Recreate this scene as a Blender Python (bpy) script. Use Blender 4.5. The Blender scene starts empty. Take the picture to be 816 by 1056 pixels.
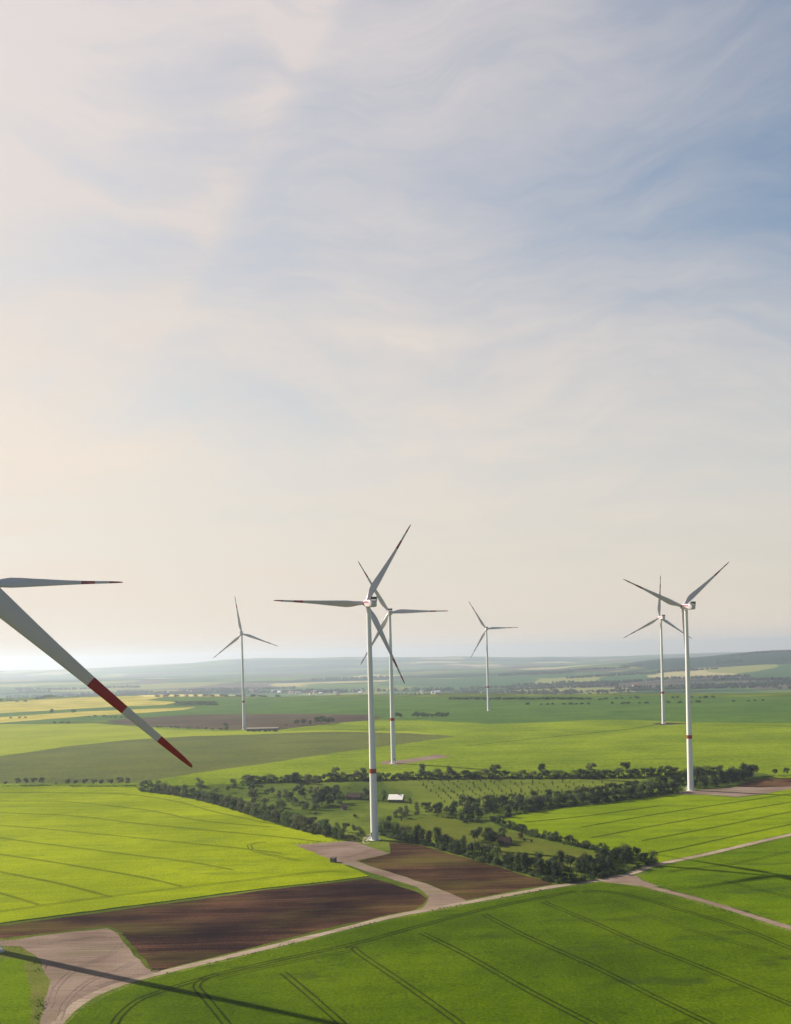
import bpy, bmesh, math, random
from mathutils import Vector, Matrix, noise
from mathutils.geometry import delaunay_2d_cdt
random.seed(7)
R = math.radians
SC = bpy.context.scene
COL = SC.collection

# ------------------------------------------------------------------ camera model
F = 1000.0; ROLL = R(1.5); CZ = 102.0; U0 = 408.0; V0 = 674.4
CR, SR = math.cos(ROLL), math.sin(ROLL)

def ss(a, b, x):
    t = (x - a) / (b - a)
    t = 0.0 if t < 0 else 1.0 if t > 1 else t
    return t * t * (3 - 2 * t)

def lerp_tab(tab, x):
    if x <= tab[0][0]: return tab[0][1]
    for (x0, y0), (x1, y1) in zip(tab, tab[1:]):
        if x <= x1: return y0 + (y1 - y0) * ss(0, 1, (x - x0) / (x1 - x0))
    return tab[-1][1]

MOUNT = [(-.75, -10), (-.41, 0), (-.31, 0), (-.22, 45), (-.15, 88), (-.06, 72), (0, 45), (.06, 34), (.14, -12), (.24, -38), (.8, -30)]
EDGE = [(-.45, 2750), (-.24, 2680), (-.12, 2300), (.05, 2120), (.2, 1930), (.4, 1760)]
RIDGE = [(-.8, -28), (-.42, -34), (-.3, -42), (-.12, -52), (.0, -50), (.08, -46), (.16, -36), (.22, -22), (.29, 14), (.41, 56), (.7, 60)]

def hgt(x, y):
    z = 8.0 * ss(700, 850, y) - 4.0 * ss(-80, -260, x) * ss(900, 1150, y)
    k = x / max(y, 300.0)
    if y > 1700:
        e = lerp_tab(EDGE, k); z -= 70.0 * ss(e, e + 1250, y)
    if y > 3300:
        z = z + (lerp_tab(RIDGE, k) + 62) * ss(3900, 6900, y) * (1 - .75 * ss(7600, 9800, y))
        z += (lerp_tab(MOUNT, k) + 62) * ss(9800, 13800, y) * (1 - .8 * ss(14800, 17000, y))
        a = ss(3300, 4600, y)
        z += a * 13 * noise.noise(Vector((x * .0011, y * .0007, 3.1)))
        z += a * 5 * noise.noise(Vector((x * .004, y * .0022, 9.1)))
        z += ss(9000, 12500, y) * 16 * noise.noise(Vector((x * .0009, y * .0004, 17.0)))
    else:
        z += .45 * noise.noise(Vector((x * .013, y * .013, .5))) * ss(2600, 1800, y) * ss(60, 200, y)
    return z

def hit(u, v):
    du, dv = u - U0, v - V0
    dx = (du * CR - dv * SR) / F; dz = (-du * SR - dv * CR) / F
    t = 60.0; pt = t
    while t < 17500:
        if CZ + dz * t < hgt(dx * t, t):
            lo, hi = pt, t
            for _ in range(18):
                m = .5 * (lo + hi)
                if CZ + dz * m < hgt(dx * m, m): hi = m
                else: lo = m
            return (dx * hi, hi)
        pt = t; t *= 1.012
    return (dx * 16000, 16000)

def proj(x, y, z):
    a, b = x / y * F, (z - CZ) / y * F
    return U0 + a * CR - b * SR, V0 - a * SR - b * CR

# ------------------------------------------------------------------ helpers
def tag(o, label=None, cat=None, group=None, kind=None):
    if label: o['label'] = label
    if cat: o['category'] = cat
    if group: o['group'] = group
    if kind: o['kind'] = kind
    return o

def link(o, parent=None):
    COL.objects.link(o)
    if parent: o.parent = parent
    return o

def mesh_obj(name, verts, faces, mats, parent=None, fm=None, smooth=False):
    me = bpy.data.meshes.new(name)
    me.from_pydata(verts, [], faces)
    for m in (mats if isinstance(mats, (list, tuple)) else [mats]): me.materials.append(m)
    if fm: me.polygons.foreach_set('material_index', fm)
    if smooth: me.polygons.foreach_set('use_smooth', [True] * len(faces))
    me.update()
    return link(bpy.data.objects.new(name, me), parent)

def empty(name, loc, rz=0):
    o = bpy.data.objects.new(name, None); link(o)
    o.location = loc; o.rotation_euler = (0, 0, rz); o.empty_display_size = 1
    return o

class MB:
    def __init__(s): s.v = []; s.f = []; s.m = []
    def add(s, vs, fs, mi=0):
        n = len(s.v); s.v += [tuple(a) for a in vs]
        s.f += [tuple(i + n for i in f) for f in fs]; s.m += [mi] * len(fs)
    def box(s, x0, x1, y0, y1, z0, z1, mi=0):
        vs = [(x, y, z) for z in (z0, z1) for y in (y0, y1) for x in (x0, x1)]
        s.add(vs, [(0, 2, 3, 1), (4, 5, 7, 6), (0, 1, 5, 4), (2, 6, 7, 3), (0, 4, 6, 2), (1, 3, 7, 5)], mi)
    def tube(s, p, q, r0, r1, n=6, mi=0, cap=True):
        p, q = Vector(p), Vector(q); d = (q - p).normalized()
        a = d.orthogonal().normalized(); b = d.cross(a)
        vs = []
        for c, r in ((p, r0), (q, r1)):
            for i in range(n):
                t = 2 * math.pi * i / n
                vs.append(c + a * (r * math.cos(t)) + b * (r * math.sin(t)))
        fs = [(i, (i + 1) % n, n + (i + 1) % n, n + i) for i in range(n)]
        if cap: fs += [tuple(range(n))[::-1], tuple(range(n, 2 * n))]
        s.add(vs, fs, mi)
    def build(s, name, mats, parent=None, smooth=False):
        return mesh_obj(name, s.v, s.f, mats, parent, s.m, smooth)

# ------------------------------------------------------------------ materials
def nmat(name):
    m = bpy.data.materials.new(name); m.use_nodes = True
    nt = m.node_tree; b = nt.nodes['Principled BSDF']
    return m, nt, b

def N(nt, t, **kw):
    n = nt.nodes.new(t)
    for k, v in kw.items():
        if k in n.inputs.keys() if hasattr(n.inputs, 'keys') else False: n.inputs[k].default_value = v
        else: setattr(n, k, v)
    return n

def noise_n(nt, vec, scale, detail=4, rough=.55):
    n = nt.nodes.new('ShaderNodeTexNoise')
    n.inputs['Scale'].default_value = scale; n.inputs['Detail'].default_value = detail
    n.inputs['Roughness'].default_value = rough
    nt.links.new(vec, n.inputs['Vector'])
    return n.outputs['Fac']

def ramp(nt, fac, stops, interp='LINEAR'):
    n = nt.nodes.new('ShaderNodeValToRGB'); r = n.color_ramp; r.interpolation = interp
    while len(r.elements) < len(stops): r.elements.new(.5)
    for e, (p, c) in zip(r.elements, stops):
        e.position = p; e.color = (*c, 1) if len(c) == 3 else c
    nt.links.new(fac, n.inputs['Fac'])
    return n.outputs['Color']

def mixc(nt, fac, a, b, mode='MIX'):
    n = nt.nodes.new('ShaderNodeMix'); n.data_type = 'RGBA'; n.blend_type = mode
    if isinstance(fac, (int, float)): n.inputs[0].default_value = fac
    else: nt.links.new(fac, n.inputs[0])
    for s, i in ((a, 6), (b, 7)):
        if isinstance(s, tuple): n.inputs[i].default_value = (*s, 1)
        else: nt.links.new(s, n.inputs[i])
    return n.outputs[2]

def mathn(nt, op, a, b=None, c=None, clamp=False):
    n = nt.nodes.new('ShaderNodeMath'); n.operation = op; n.use_clamp = clamp
    for i, s in enumerate((a, b, c)):
        if s is None: continue
        if isinstance(s, (int, float)): n.inputs[i].default_value = s
        else: nt.links.new(s, n.inputs[i])
    return n.outputs[0]

def mapping(nt, rot=0, scale=(1, 1, 1), src=None):
    if src is None:
        src = nt.nodes.new('ShaderNodeTexCoord').outputs['Object']
    m = nt.nodes.new('ShaderNodeMapping')
    m.inputs['Rotation'].default_value = (0, 0, rot); m.inputs['Scale'].default_value = scale
    nt.links.new(src, m.inputs['Vector'])
    return m.outputs['Vector']

def crop_mat(name, c_dark, c_mid, c_light, rot=0, streak=.35, weeds=.0, weed_col=(.05, .09, .015), fine=1.0, drill=0.0):
    """field crop: broad patches, streaks along the drilling direction, canopy clumps"""
    m, nt, b = nmat(name)
    iso = mapping(nt)
    big = noise_n(nt, iso, .012, 4, .5)
    mid = noise_n(nt, iso, .09, 5, .6)
    st = noise_n(nt, mapping(nt, rot, (.006, .11, 1)), 1.0, 5, .6)
    f1 = noise_n(nt, iso, .9 * fine, 4, .75)
    s = mathn(nt, 'MULTIPLY_ADD', st, streak, mathn(nt, 'SUBTRACT', mathn(nt, 'MULTIPLY', big, 1.1 - streak), .15))
    s = mathn(nt, 'MULTIPLY_ADD', mid, .2, s)
    s = mathn(nt, 'MULTIPLY_ADD', mathn(nt, 'SUBTRACT', f1, .5), .85, s)
    col = ramp(nt, s, [(.34, c_dark), (.5, c_mid), (.64, c_light)])
    if drill:
        w = nt.nodes.new('ShaderNodeTexWave'); w.wave_type = 'BANDS'; w.bands_direction = 'Y'
        w.inputs['Scale'].default_value = .12; w.inputs['Distortion'].default_value = 1.5
        w.inputs['Detail'].default_value = 2; w.inputs['Detail Scale'].default_value = .3
        nt.links.new(mapping(nt, rot), w.inputs['Vector'])
        col = mixc(nt, mathn(nt, 'MULTIPLY', w.outputs['Fac'], drill), col, c_dark)
    if weeds:
        p = noise_n(nt, mapping(nt, rot, (.02, .06, 1)), 1.0, 6, .7)
        k = ramp(nt, p, [(.56, (0, 0, 0)), (.66, (1, 1, 1))])
        col = mixc(nt, mathn(nt, 'MULTIPLY', k, weeds), col, weed_col)
    if fine == 1.0 and weeds:
        sp = noise_n(nt, iso, .16, 7, .68)
        k2 = ramp(nt, sp, [(.60, (0, 0, 0)), (.65, (1, 1, 1))])
        col = mixc(nt, mathn(nt, 'MULTIPLY', k2, .6), col, weed_col)
    nt.links.new(col, b.inputs['Base Color'])
    b.inputs['Roughness'].default_value = .95
    b.inputs['Specular IOR Level'].default_value = 0
    bp = nt.nodes.new('ShaderNodeBump'); bp.inputs['Strength'].default_value = .55; bp.inputs['Distance'].default_value = .5
    h = mathn(nt, 'ADD', f1, mathn(nt, 'MULTIPLY', mid, 3.0))
    nt.links.new(h, bp.inputs['Height']); nt.links.new(bp.outputs[0], b.inputs['Normal'])
    return m

def soil_mat(name, c0, c1, c2, rot, green=None, scale=1.0):
    m, nt, b = nmat(name)
    iso = mapping(nt)
    st = noise_n(nt, mapping(nt, rot, (.012 * scale, .16 * scale, 1)), 1.0, 6, .62)
    big = noise_n(nt, iso, .02 * scale, 4, .5)
    f1 = noise_n(nt, iso, 1.6, 4, .7)
    s = mathn(nt, 'MULTIPLY_ADD', st, .45, mathn(nt, 'MULTIPLY', big, .55))
    s = mathn(nt, 'MULTIPLY_ADD', mathn(nt, 'SUBTRACT', f1, .5), .5, s)
    fur = noise_n(nt, mapping(nt, rot, (.02 * scale, .9, 1)), 1.0, 3, .6)
    s = mathn(nt, 'MULTIPLY_ADD', mathn(nt, 'SUBTRACT', fur, .5), .38, s)
    col = ramp(nt, s, [(.36, c0), (.5, c1), (.64, c2)])
    if green:
        p = noise_n(nt, mapping(nt, rot, (.012, .04, 1)), 1.0, 5, .6)
        k = ramp(nt, p, [(.50, (0, 0, 0)), (.68, (1, 1, 1))])
        col = mixc(nt, mathn(nt, 'MULTIPLY', k, .55), col, green)
    nt.links.new(col, b.inputs['Base Color']); b.inputs['Roughness'].default_value = 1
    b.inputs['Specular IOR Level'].default_value = 0
    bp = nt.nodes.new('ShaderNodeBump'); bp.inputs['Strength'].default_value = .6; bp.inputs['Distance'].default_value = .25
    nt.links.new(mathn(nt, 'ADD', f1, st), bp.inputs['Height']); nt.links.new(bp.outputs[0], b.inputs['Normal'])
    return m

def plain(name, col, rough=.5, var=.12, scale=.6, spec=.5):
    m, nt, b = nmat(name)
    f = noise_n(nt, mapping(nt), scale, 5, .6)
    lo = tuple(c * (1 - var) for c in col); hi = tuple(min(1, c * (1 + var)) for c in col)
    nt.links.new(ramp(nt, f, [(.3, lo), (.7, hi)]), b.inputs['Base Color'])
    b.inputs['Roughness'].default_value = rough; b.inputs['Specular IOR Level'].default_value = spec
    return m

def leaf_mat(name, c0, c1, c2, tr=.4):
    m, nt, b = nmat(name)
    oi = nt.nodes.new('ShaderNodeObjectInfo')
    tc = nt.nodes.new('ShaderNodeTexCoord')
    f = noise_n(nt, tc.outputs['Object'], 5.0, 2)
    s = mathn(nt, 'MULTIPLY_ADD', f, .5, mathn(nt, 'MULTIPLY', oi.outputs['Random'], .5))
    col = ramp(nt, s, [(.15, c0), (.5, c1), (.85, c2)])
    nt.links.new(col, b.inputs['Base Color']); b.inputs['Roughness'].default_value = .7
    b.inputs['Specular IOR Level'].default_value = .2
    t = nt.nodes.new('ShaderNodeBsdfTranslucent'); nt.links.new(col, t.inputs['Color'])
    mx = nt.nodes.new('ShaderNodeMixShader'); mx.inputs[0].default_value = tr
    nt.links.new(b.outputs[0], mx.inputs[1]); nt.links.new(t.outputs[0], mx.inputs[2])
    nt.links.new(mx.outputs[0], nt.nodes['Material Output'].inputs['Surface'])
    return m

M = {}
RB = R(-15)   # drilling direction of the near fields
M['near'] = crop_mat('near_crop', (0.0266, 0.0476, 0.0011), (0.0452, 0.0763, 0.0011), (0.0665, 0.1022, 0.0018), R(60), .25, .75, (.025, .042, .005))
M['bright'] = crop_mat('bright_crop', (0.1126, 0.1452, 0.0025), (0.1557, 0.1949, 0.0025), (0.1987, 0.2370, 0.0034), R(32), .4, .7, (.10, .135, .008))
M['right'] = crop_mat('right_crop', (0.0775, 0.1163, 0.0024), (0.1130, 0.1589, 0.0024), (0.1486, 0.1938, 0.0034), R(-33), .4, .6, (.06, .09, .008))
M['corner'] = crop_mat('corner_crop', (0.0378, 0.0645, 0.0012), (0.0599, 0.0987, 0.0016), (0.0851, 0.1290, 0.0020), R(-30), .35, .8, (.03, .055, .008))
M['farcrop'] = crop_mat('far_crop', (0.0720, 0.1077, 0.0072), (0.1080, 0.1476, 0.0084), (0.1440, 0.1875, 0.0108), R(-8), .45, .5, (.08, .11, .015), .3)
M['olive'] = crop_mat('olive_crop', (0.0540, 0.0680, 0.0210), (0.0720, 0.0840, 0.0238), (0.0900, 0.1000, 0.0252), R(8), .5, 0, fine=.3)
M['yellowgreen'] = crop_mat('yellow_green_crop', (0.1300, 0.1599, 0.0141), (0.1642, 0.1950, 0.0166), (0.1915, 0.2184, 0.0192), R(5), .4, 0, fine=.3)
M['deepgreen'] = crop_mat('deep_green_crop', (0.0347, 0.0700, 0.0177), (0.0473, 0.0894, 0.0190), (0.0630, 0.1089, 0.0204), R(3), .5, .4, (.10, .15, .03), fine=.3)
M['rape'] = crop_mat('rapeseed', (0.1360, 0.1496, 0.0270), (0.2805, 0.2376, 0.0450), (0.3570, 0.2992, 0.0720), R(4), .5, .6, (.2, .18, .03), fine=.3)
M['pale'] = crop_mat('pale_stubble', (.34, .28, .10), (.4, .33, .13), (.45, .39, .17), R(4), .5, 0, fine=.3)
M['meadow'] = crop_mat('meadow', (0.0350, 0.0540, 0.0088), (0.0600, 0.0864, 0.0123), (0.1100, 0.1350, 0.0194), R(25), .25, .6, (.03, .04, .012))
M['pasture'] = crop_mat('pasture', (0.0468, 0.0612, 0.0101), (0.0684, 0.0828, 0.0122), (0.0936, 0.1044, 0.0158), R(30), .2, .3, (.05, .065, .015))
M['orchard'] = crop_mat('orchard_grass', (0.0578, 0.0784, 0.0123), (0.0825, 0.1073, 0.0149), (0.1155, 0.1361, 0.0198), R(30), .25, .4, (.05, .07, .015), drill=.35)
M['verge'] = crop_mat('verge_grass', (0.0292, 0.0439, 0.0059), (0.0585, 0.0780, 0.0097), (0.1170, 0.1219, 0.0292), R(10), .3, .5, (.12, .09, .04), 2.0)
M['soil'] = soil_mat('brown_soil', (0.0110, 0.0063, 0.0080), (0.0266, 0.0141, 0.0116), (0.0830, 0.0417, 0.0250), R(-28), (.075, .065, .016))
M['soil2'] = soil_mat('brown_soil_right', (0.0145, 0.0077, 0.0071), (0.0305, 0.0167, 0.0117), (0.0925, 0.0507, 0.0265), R(45), (.075, .07, .014))
M['farsoil'] = soil_mat('far_soil', (0.0420, 0.0311, 0.0237), (0.0540, 0.0414, 0.0297), (0.0720, 0.0587, 0.0391), R(3), None, .3)
M['gravel'] = soil_mat('gravel', (0.1125, 0.0788, 0.0638), (0.1500, 0.1087, 0.0900), (0.1950, 0.1462, 0.1200), R(40), (.12, .11, .06), 2.0)
M['road'] = soil_mat('pale_gravel', (0.1584, 0.1224, 0.0936), (0.2160, 0.1692, 0.1296), (0.2736, 0.2232, 0.1800), R(-33), None, 3.0)
M['tram'] = crop_mat('wheel_track_soil', (0.0126, 0.0210, 0.0021), (0.0210, 0.0315, 0.0028), (0.0315, 0.0420, 0.0035), 0, .2, 0)
M['tram_light'] = crop_mat('wheel_track_light', (0.0691, 0.0936, 0.0029), (0.0968, 0.1198, 0.0034), (0.1244, 0.1498, 0.0046), 0, .2, 0)
M['tram_mid'] = crop_mat('wheel_track_mid', (.035, .055, .004), (.055, .078, .004), (.08, .10, .005), 0, .2, 0)
M['leaf_dark'] = leaf_mat('leaf_dark', (.010, .020, .008), (.018, .034, .011), (.032, .052, .015))
M['leaf_mid'] = leaf_mat('leaf_mid', (.028, .052, .014), (.054, .088, .020), (.095, .135, .028))
M['leaf_olive'] = leaf_mat('leaf_olive', (.048, .058, .026), (.075, .086, .032), (.11, .122, .042))
M['leaf_red'] = leaf_mat('leaf_red', (.05, .025, .02), (.07, .035, .025), (.09, .05, .03))
M['weeds'] = leaf_mat('weed_leaves', (.06, .085, .012), (.095, .12, .018), (.15, .16, .035), .3)
M['bark'] = plain('bark', (.09, .07, .055), .9, .3, 3)
M['white'] = plain('white_paint', (.46, .40, .445), .35, .03, .15)
M['tower_white'] = plain('tower_paint', (.60, .595, .61), .4, .05, .08)
M['red'] = plain('red_paint', (.27, .004, .015), .4, .08, .3)
M['dark'] = plain('dark_grey', (.05, .055, .065), .5, .2, 1)
M['steel'] = plain('galvanised', (.45, .46, .46), .45, .1, 2)
M['concrete'] = plain('concrete', (.42, .40, .37), .9, .15, 1.5)
M['wall'] = plain('rendered_wall', (.45, .38, .30), .9, .12, .8)
M['wall_dark'] = plain('dark_boards', (.12, .08, .06), .9, .2, 1)
M['roof_pale'] = plain('pale_roof', (.72, .70, .66), .5, .06, .5, spec=.12)
M['roof_red'] = plain('red_tiles', (.22, .07, .045), .8, .2, 1, spec=.12)
M['roof_brown'] = plain('brown_tiles', (.032, .021, .018), .9, .2, 1, spec=.12)
M['roof_grey'] = plain('grey_roof', (.20, .17, .15), .9, .2, .3, spec=.1)
M['roof_dark'] = plain('dark_roof', (.07, .055, .05), .8, .2, 1, spec=.12)
M['glass'] = plain('window_glass', (.04, .05, .06), .12, .1, 1)

# ------------------------------------------------------------------ near ground as one partition of regions
def ribbon(pts, w):
    """closed polygon round a world polyline; w metres or list"""
    L, Rr = [], []
    n = len(pts)
    ws = w if isinstance(w, list) else [w] * n
    for i in range(n):
        a = Vector(pts[max(0, i - 1)]); b = Vector(pts[min(n - 1, i + 1)])
        d = (b - a).normalized(); nn = Vector((-d.y, d.x)) * ws[i] * .5
        p = Vector(pts[i]); L.append(tuple(p + nn)); Rr.append(tuple(p - nn))
    return L + Rr[::-1]

def smooth_line(pts, step):
    """Catmull-Rom through points, resampled about every step metres"""
    out = []
    P = [Vector(p) for p in pts]
    P = [P[0] * 2 - P[1]] + P + [P[-1] * 2 - P[-2]]
    for i in range(1, len(P) - 2):
        n = max(1, int((P[i + 1] - P[i]).length / step))
        for k in range(n):
            t = k / n
            q = .5 * ((2 * P[i]) + (P[i + 1] - P[i - 1]) * t + (2 * P[i - 1] - 5 * P[i] + 4 * P[i + 1] - P[i + 2]) * t * t
                      + (3 * P[i] - P[i - 1] - 3 * P[i + 1] + P[i + 2]) * t ** 3)
            out.append((q.x, q.y))
    out.append(tuple(pts[-1]))
    return out

def W(px): return [hit(u, v) for u, v in px]

def dens(poly, k=.014):
    out = []
    for i in range(len(poly)):
        a = Vector(poly[i]); b = Vector(poly[(i + 1) % len(poly)])
        n = max(1, int((b - a).length / max(3.5, k * (a.y + b.y) * .5)))
        for j in range(n):
            q = a.lerp(b, j / n); w = min(1.6, .0016 * q.y)
            out.append((q.x + w * noise.noise(Vector((q.x * .13, q.y * .13, 1.7))) * 2, q.y + w * noise.noise(Vector((q.x * .13, q.y * .13, 8.3))) * 2))
    return out

road_px = [(-60, 1130), (20, 1092), (48, 1068), (62, 1052), (82, 1034), (112, 1019), (160, 1004.5), (272, 978), (339, 961.5), (405, 945), (445, 937.5),
           (485, 930), (544, 919), (577, 913.3), (627, 906), (654, 899.6), (677, 891.8), (740, 878.2), (816, 860.5), (900, 843), (1010, 822)]
track_px = [(628, 905), (645, 908), (677, 916.5), (711, 925), (744, 934.5), (777, 945), (816, 957), (880, 976), (960, 1002)]
# (name, material key, polygon in world coordinates); later entries lie over earlier ones
REG = []
def reg(name, mk, px): REG.append((name, mk, dens(W(px))))
reg('far_green_field', 'farcrop', [(-200, 812), (-200, 745), (0, 747), (170, 750), (300, 751), (345, 746), (394, 742), (440, 743), (500, 746.5), (560, 745), (610, 742.5), (640, 742), (720, 745), (816, 746), (1010, 747), (1010, 805), (816, 802), (640, 803), (383, 806), (250, 809), (145, 813)])
reg('yellow_green_field', 'yellowgreen', [(-300, 752), (-100, 748), (0, 747), (100, 746), (165, 751.5), (272, 754.5), (350, 753), (420, 754), (472, 760), (300, 762), (0, 790), (-300, 800)])
reg('olive_field', 'olive', [(-300, 812), (-300, 812), (0, 780), (67, 770), (133, 763), (200, 759), (272, 757), (350, 754.5), (420, 756), (472, 759), (439, 764), (379, 772), (310, 781.5), (272, 788), (200, 797.5), (170, 803), (145, 807.5), (0, 808), (-300, 814)])
reg('deep_green_field', 'deepgreen', [(-500, 735), (-500, 727), (-200, 724), (0, 722), (150, 720), (300, 719.8), (460, 718.8), (640, 717.2), (816, 719), (1050, 721), (1050, 748), (816, 746), (720, 745), (640, 742), (610, 742.5), (560, 745), (500, 746.5), (440, 743), (394, 741), (300, 738), (200, 738), (110, 743), (0, 747), (-300, 752)])
reg('far_ploughed_field', 'farsoil', [(110, 743), (150, 740), (197, 737), (260, 736), (310, 736), (378, 737), (394, 740), (378, 743), (345, 745.5), (300, 751), (287, 753), (248, 752.5), (200, 751.5), (156, 749.5), (120, 746)])
reg('rapeseed_field', 'rape', [(-500, 732), (-300, 728), (0, 724), (40, 721.5), (82, 719.5), (118, 718), (178, 717.6), (150, 722), (183, 724), (170, 727), (137, 728), (78, 731), (0, 735.5), (-300, 741)])
reg('rapeseed_strip', 'rape', [(-300, 748), (0, 739.5), (80, 734), (150, 731), (176, 730), (203, 729), (189, 732), (150, 735), (88, 738.5), (0, 745.5), (-300, 752)])
reg('pale_field', 'pale', [(88, 718), (110, 716.2), (228, 716), (280, 716.5), (284, 718.4), (230, 718), (150, 718.5)])
reg('village_meadow', 'meadow', [(135, 814), (145, 811), (250, 808), (311, 806.5), (383, 804.5), (480, 802.5), (620, 802.5), (700, 799), (785, 797), (800, 800), (757, 809), (703, 818), (700, 819.5), (640, 827), (600, 831), (566, 834), (540, 839), (506, 846), (530, 851), (549, 862), (583, 870), (620, 878), (650, 886), (679, 891), (654, 899), (627, 905), (577, 912), (540, 901), (514, 895), (480, 885.5), (455, 879), (420, 870), (390, 868), (366, 870), (355, 866), (320, 857), (280, 845), (250, 835), (215, 825), (180, 818)])
reg('orchard_meadow', 'orchard', [(395, 806), (480, 803.5), (620, 804), (650, 804), (618, 811), (560, 818), (520, 822), (490, 829), (450, 831), (425, 828), (424, 815), (400, 812)])
reg('pasture', 'pasture', [(398, 853), (415, 845), (443, 841.5), (480, 847), (514, 855), (540, 861.5), (583, 872.5), (620, 881), (641, 886), (625, 897), (600, 898), (560, 892), (520, 883), (480, 873), (440, 863), (412, 856)])
reg('bright_green_field', 'bright', [(-300, 818), (0, 812), (60, 810.5), (138, 812), (180, 819), (215, 825.5), (250, 835.5), (280, 845.5), (320, 857), (355, 866), (366, 868), (339, 869), (306, 871), (322, 878), (342, 887), (352, 891), (370, 898), (379, 903.5), (339, 908.5), (272, 915.5), (200, 925), (0, 951.5), (-120, 969), (-300, 1000)])
reg('bright_field_edge', 'tram', [(379, 903.5), (339, 908.5), (272, 915.5), (200, 925), (0, 951.5), (-120, 969), (-120, 970.5), (0, 953), (200, 926.3), (272, 916.6), (339, 909.5), (379, 904.4)])
reg('right_green_field', 'right', [(506, 846), (540, 838.5), (566, 833.5), (600, 830.5), (634, 826.5), (669, 822.5), (693, 819.8), (728, 820), (761, 822.5), (782, 820.5), (800, 817), (816, 813), (1010, 803), (1010, 820), (816, 858.5), (740, 876.3), (677, 890), (650, 885.5), (620, 877.5), (583, 869.5), (549, 861.5), (530, 851)])
reg('right_ploughed_field', 'soil2', [(757, 809.5), (785, 802.5), (816, 802), (1010, 797), (1010, 803), (816, 812), (800, 814), (780, 812), (763, 811)])
reg('turbine_pad_right', 'gravel', [(698, 817), (718, 815), (763, 811), (781, 812), (816, 811), (930, 804), (930, 807), (816, 813.5), (800, 816.5), (782, 819.5), (761, 821.5), (728, 819.5), (700, 818.8)])
reg('turbine_pad_behind', 'gravel', [(391, 787.5), (398, 784.5), (415, 784), (450, 778), (465, 780), (443, 783.5), (409, 789)])
reg('turbine_pad_far', 'farsoil', [(672, 746), (684, 745), (700, 745.6), (718, 746.2), (700, 747), (686, 747.6), (675, 747.2)])
reg('verge', 'verge', [(-300, 1000), (-120, 971), (0, 953.5), (200, 927), (272, 917), (339, 910), (382, 904.5), (415, 912), (437, 920), (446, 928), (440, 936), (339, 960), (150, 1004), (60, 1040), (20, 1095), (-300, 1200)])
reg('brown_field', 'soil', [(-300, 1008), (-120, 974), (0, 955), (200, 928), (272, 918), (339, 911), (382, 905.5), (413, 914), (434, 921), (440, 927), (436, 933), (427, 938), (339, 957), (272, 974), (200, 992), (164, 1001), (157, 1000), (140, 979), (126, 962), (111, 955), (60, 961), (0, 967.5), (-120, 986), (-300, 1022)])
reg('left_green_field', 'corner', [(-300, 1020), (-120, 990), (-10, 990), (10, 988), (25, 990), (28, 1004), (32, 1030), (30, 1060), (20, 1095), (-60, 1130), (-300, 1200)])
reg('brown_field_right', 'soil2', [(402, 880), (402, 869), (414, 868.5), (434, 872), (459, 879), (480, 884.5), (505, 891), (544, 903.5), (564, 909), (570, 912), (544, 915.8), (479, 928.5), (449, 914), (419, 904.5), (382, 892.5), (370, 888)])
reg('turbine_pad_main', 'gravel', [(304, 871), (339, 868.5), (364, 867), (378, 872), (401, 880), (366, 888), (382, 894.5), (356, 892), (342, 887), (322, 878.5)])
reg('turbine_pad_near', 'gravel', [(18, 969), (60, 962.5), (110, 957), (122, 963), (133, 978), (150, 998), (162, 1003), (110, 1019), (82, 1034), (64, 1050), (40, 1072), (42, 1056), (45, 1036), (51, 1010), (40, 989), (22, 976), (-10, 975), (-30, 973), (-10, 971)])
reg('access_track', 'gravel', [(353, 889), (366, 887.5), (382, 893), (419, 905), (449, 914.5), (480, 928), (481, 932), (427, 942), (437, 935), (442, 925), (438, 919), (429, 914.5), (399, 905), (370, 896)])
reg('near_green_field', 'near', [(12, 1100), (40, 1078), (52, 1072), (66, 1058), (86, 1040), (116, 1024), (160, 1008.5), (272, 982), (339, 965), (405, 948.5), (445, 941), (485, 933.5), (544, 922.5), (577, 916.5), (622, 909.5), (645, 911.5), (677, 920), (711, 929), (744, 938), (777, 949), (816, 961), (880, 981), (960, 1008), (1100, 1300), (500, 1500), (-200, 1500)])
reg('corner_green_field', 'corner', [(660, 905), (680, 894), (740, 881), (816, 863.5), (900, 846), (1010, 825), (1120, 840), (1120, 1040), (960, 999), (880, 972.5), (816, 953.5), (777, 941.5), (744, 931), (711, 921.5), (680, 913)])
reg('field_track', 'gravel', [(620, 905.5), (640, 901.5), (655, 902.5), (664, 908), (680, 914), (660, 914), (640, 911.5), (622, 909)])
rd = smooth_line(W(road_px), 5)
REG.append(('gravel_road', 'road', ribbon(rd, [3.7 + .9 * noise.noise(Vector((p[0] * .09, p[1] * .09, 0))) for p in rd])))
tr = smooth_line(W(track_px), 5)
REG.append(('dirt_track', 'gravel', ribbon(tr, [3.7 + 1.2 * noise.noise(Vector((p[0] * .09, p[1] * .09, 4))) for p in tr])))
REG.append(('meadow_path', 'tram', ribbon(smooth_line(W([(537, 879.5), (560, 882), (590, 885), (622, 887)]), 6), 1.0)))
REG.append(('turbine_path', 'road', ribbon(smooth_line(W([(381, 868.5), (377, 870), (374.5, 868), (376, 864.5), (380, 861)]), 2), .9)))
REG.append(('field_path', 'tram', ribbon(smooth_line(W([(480, 769), (544, 762.5), (600, 757), (650, 751.5), (684, 746.5)]), 12), 3.0)))

def in_poly(x, y, P):
    c = False; j = len(P) - 1
    for i in range(len(P)):
        xi, yi = P[i]; xj, yj = P[j]
        if (yi > y) != (yj > y) and x < (xj - xi) * (y - yi) / (yj - yi) + xi: c = not c
        j = i
    return c

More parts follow.
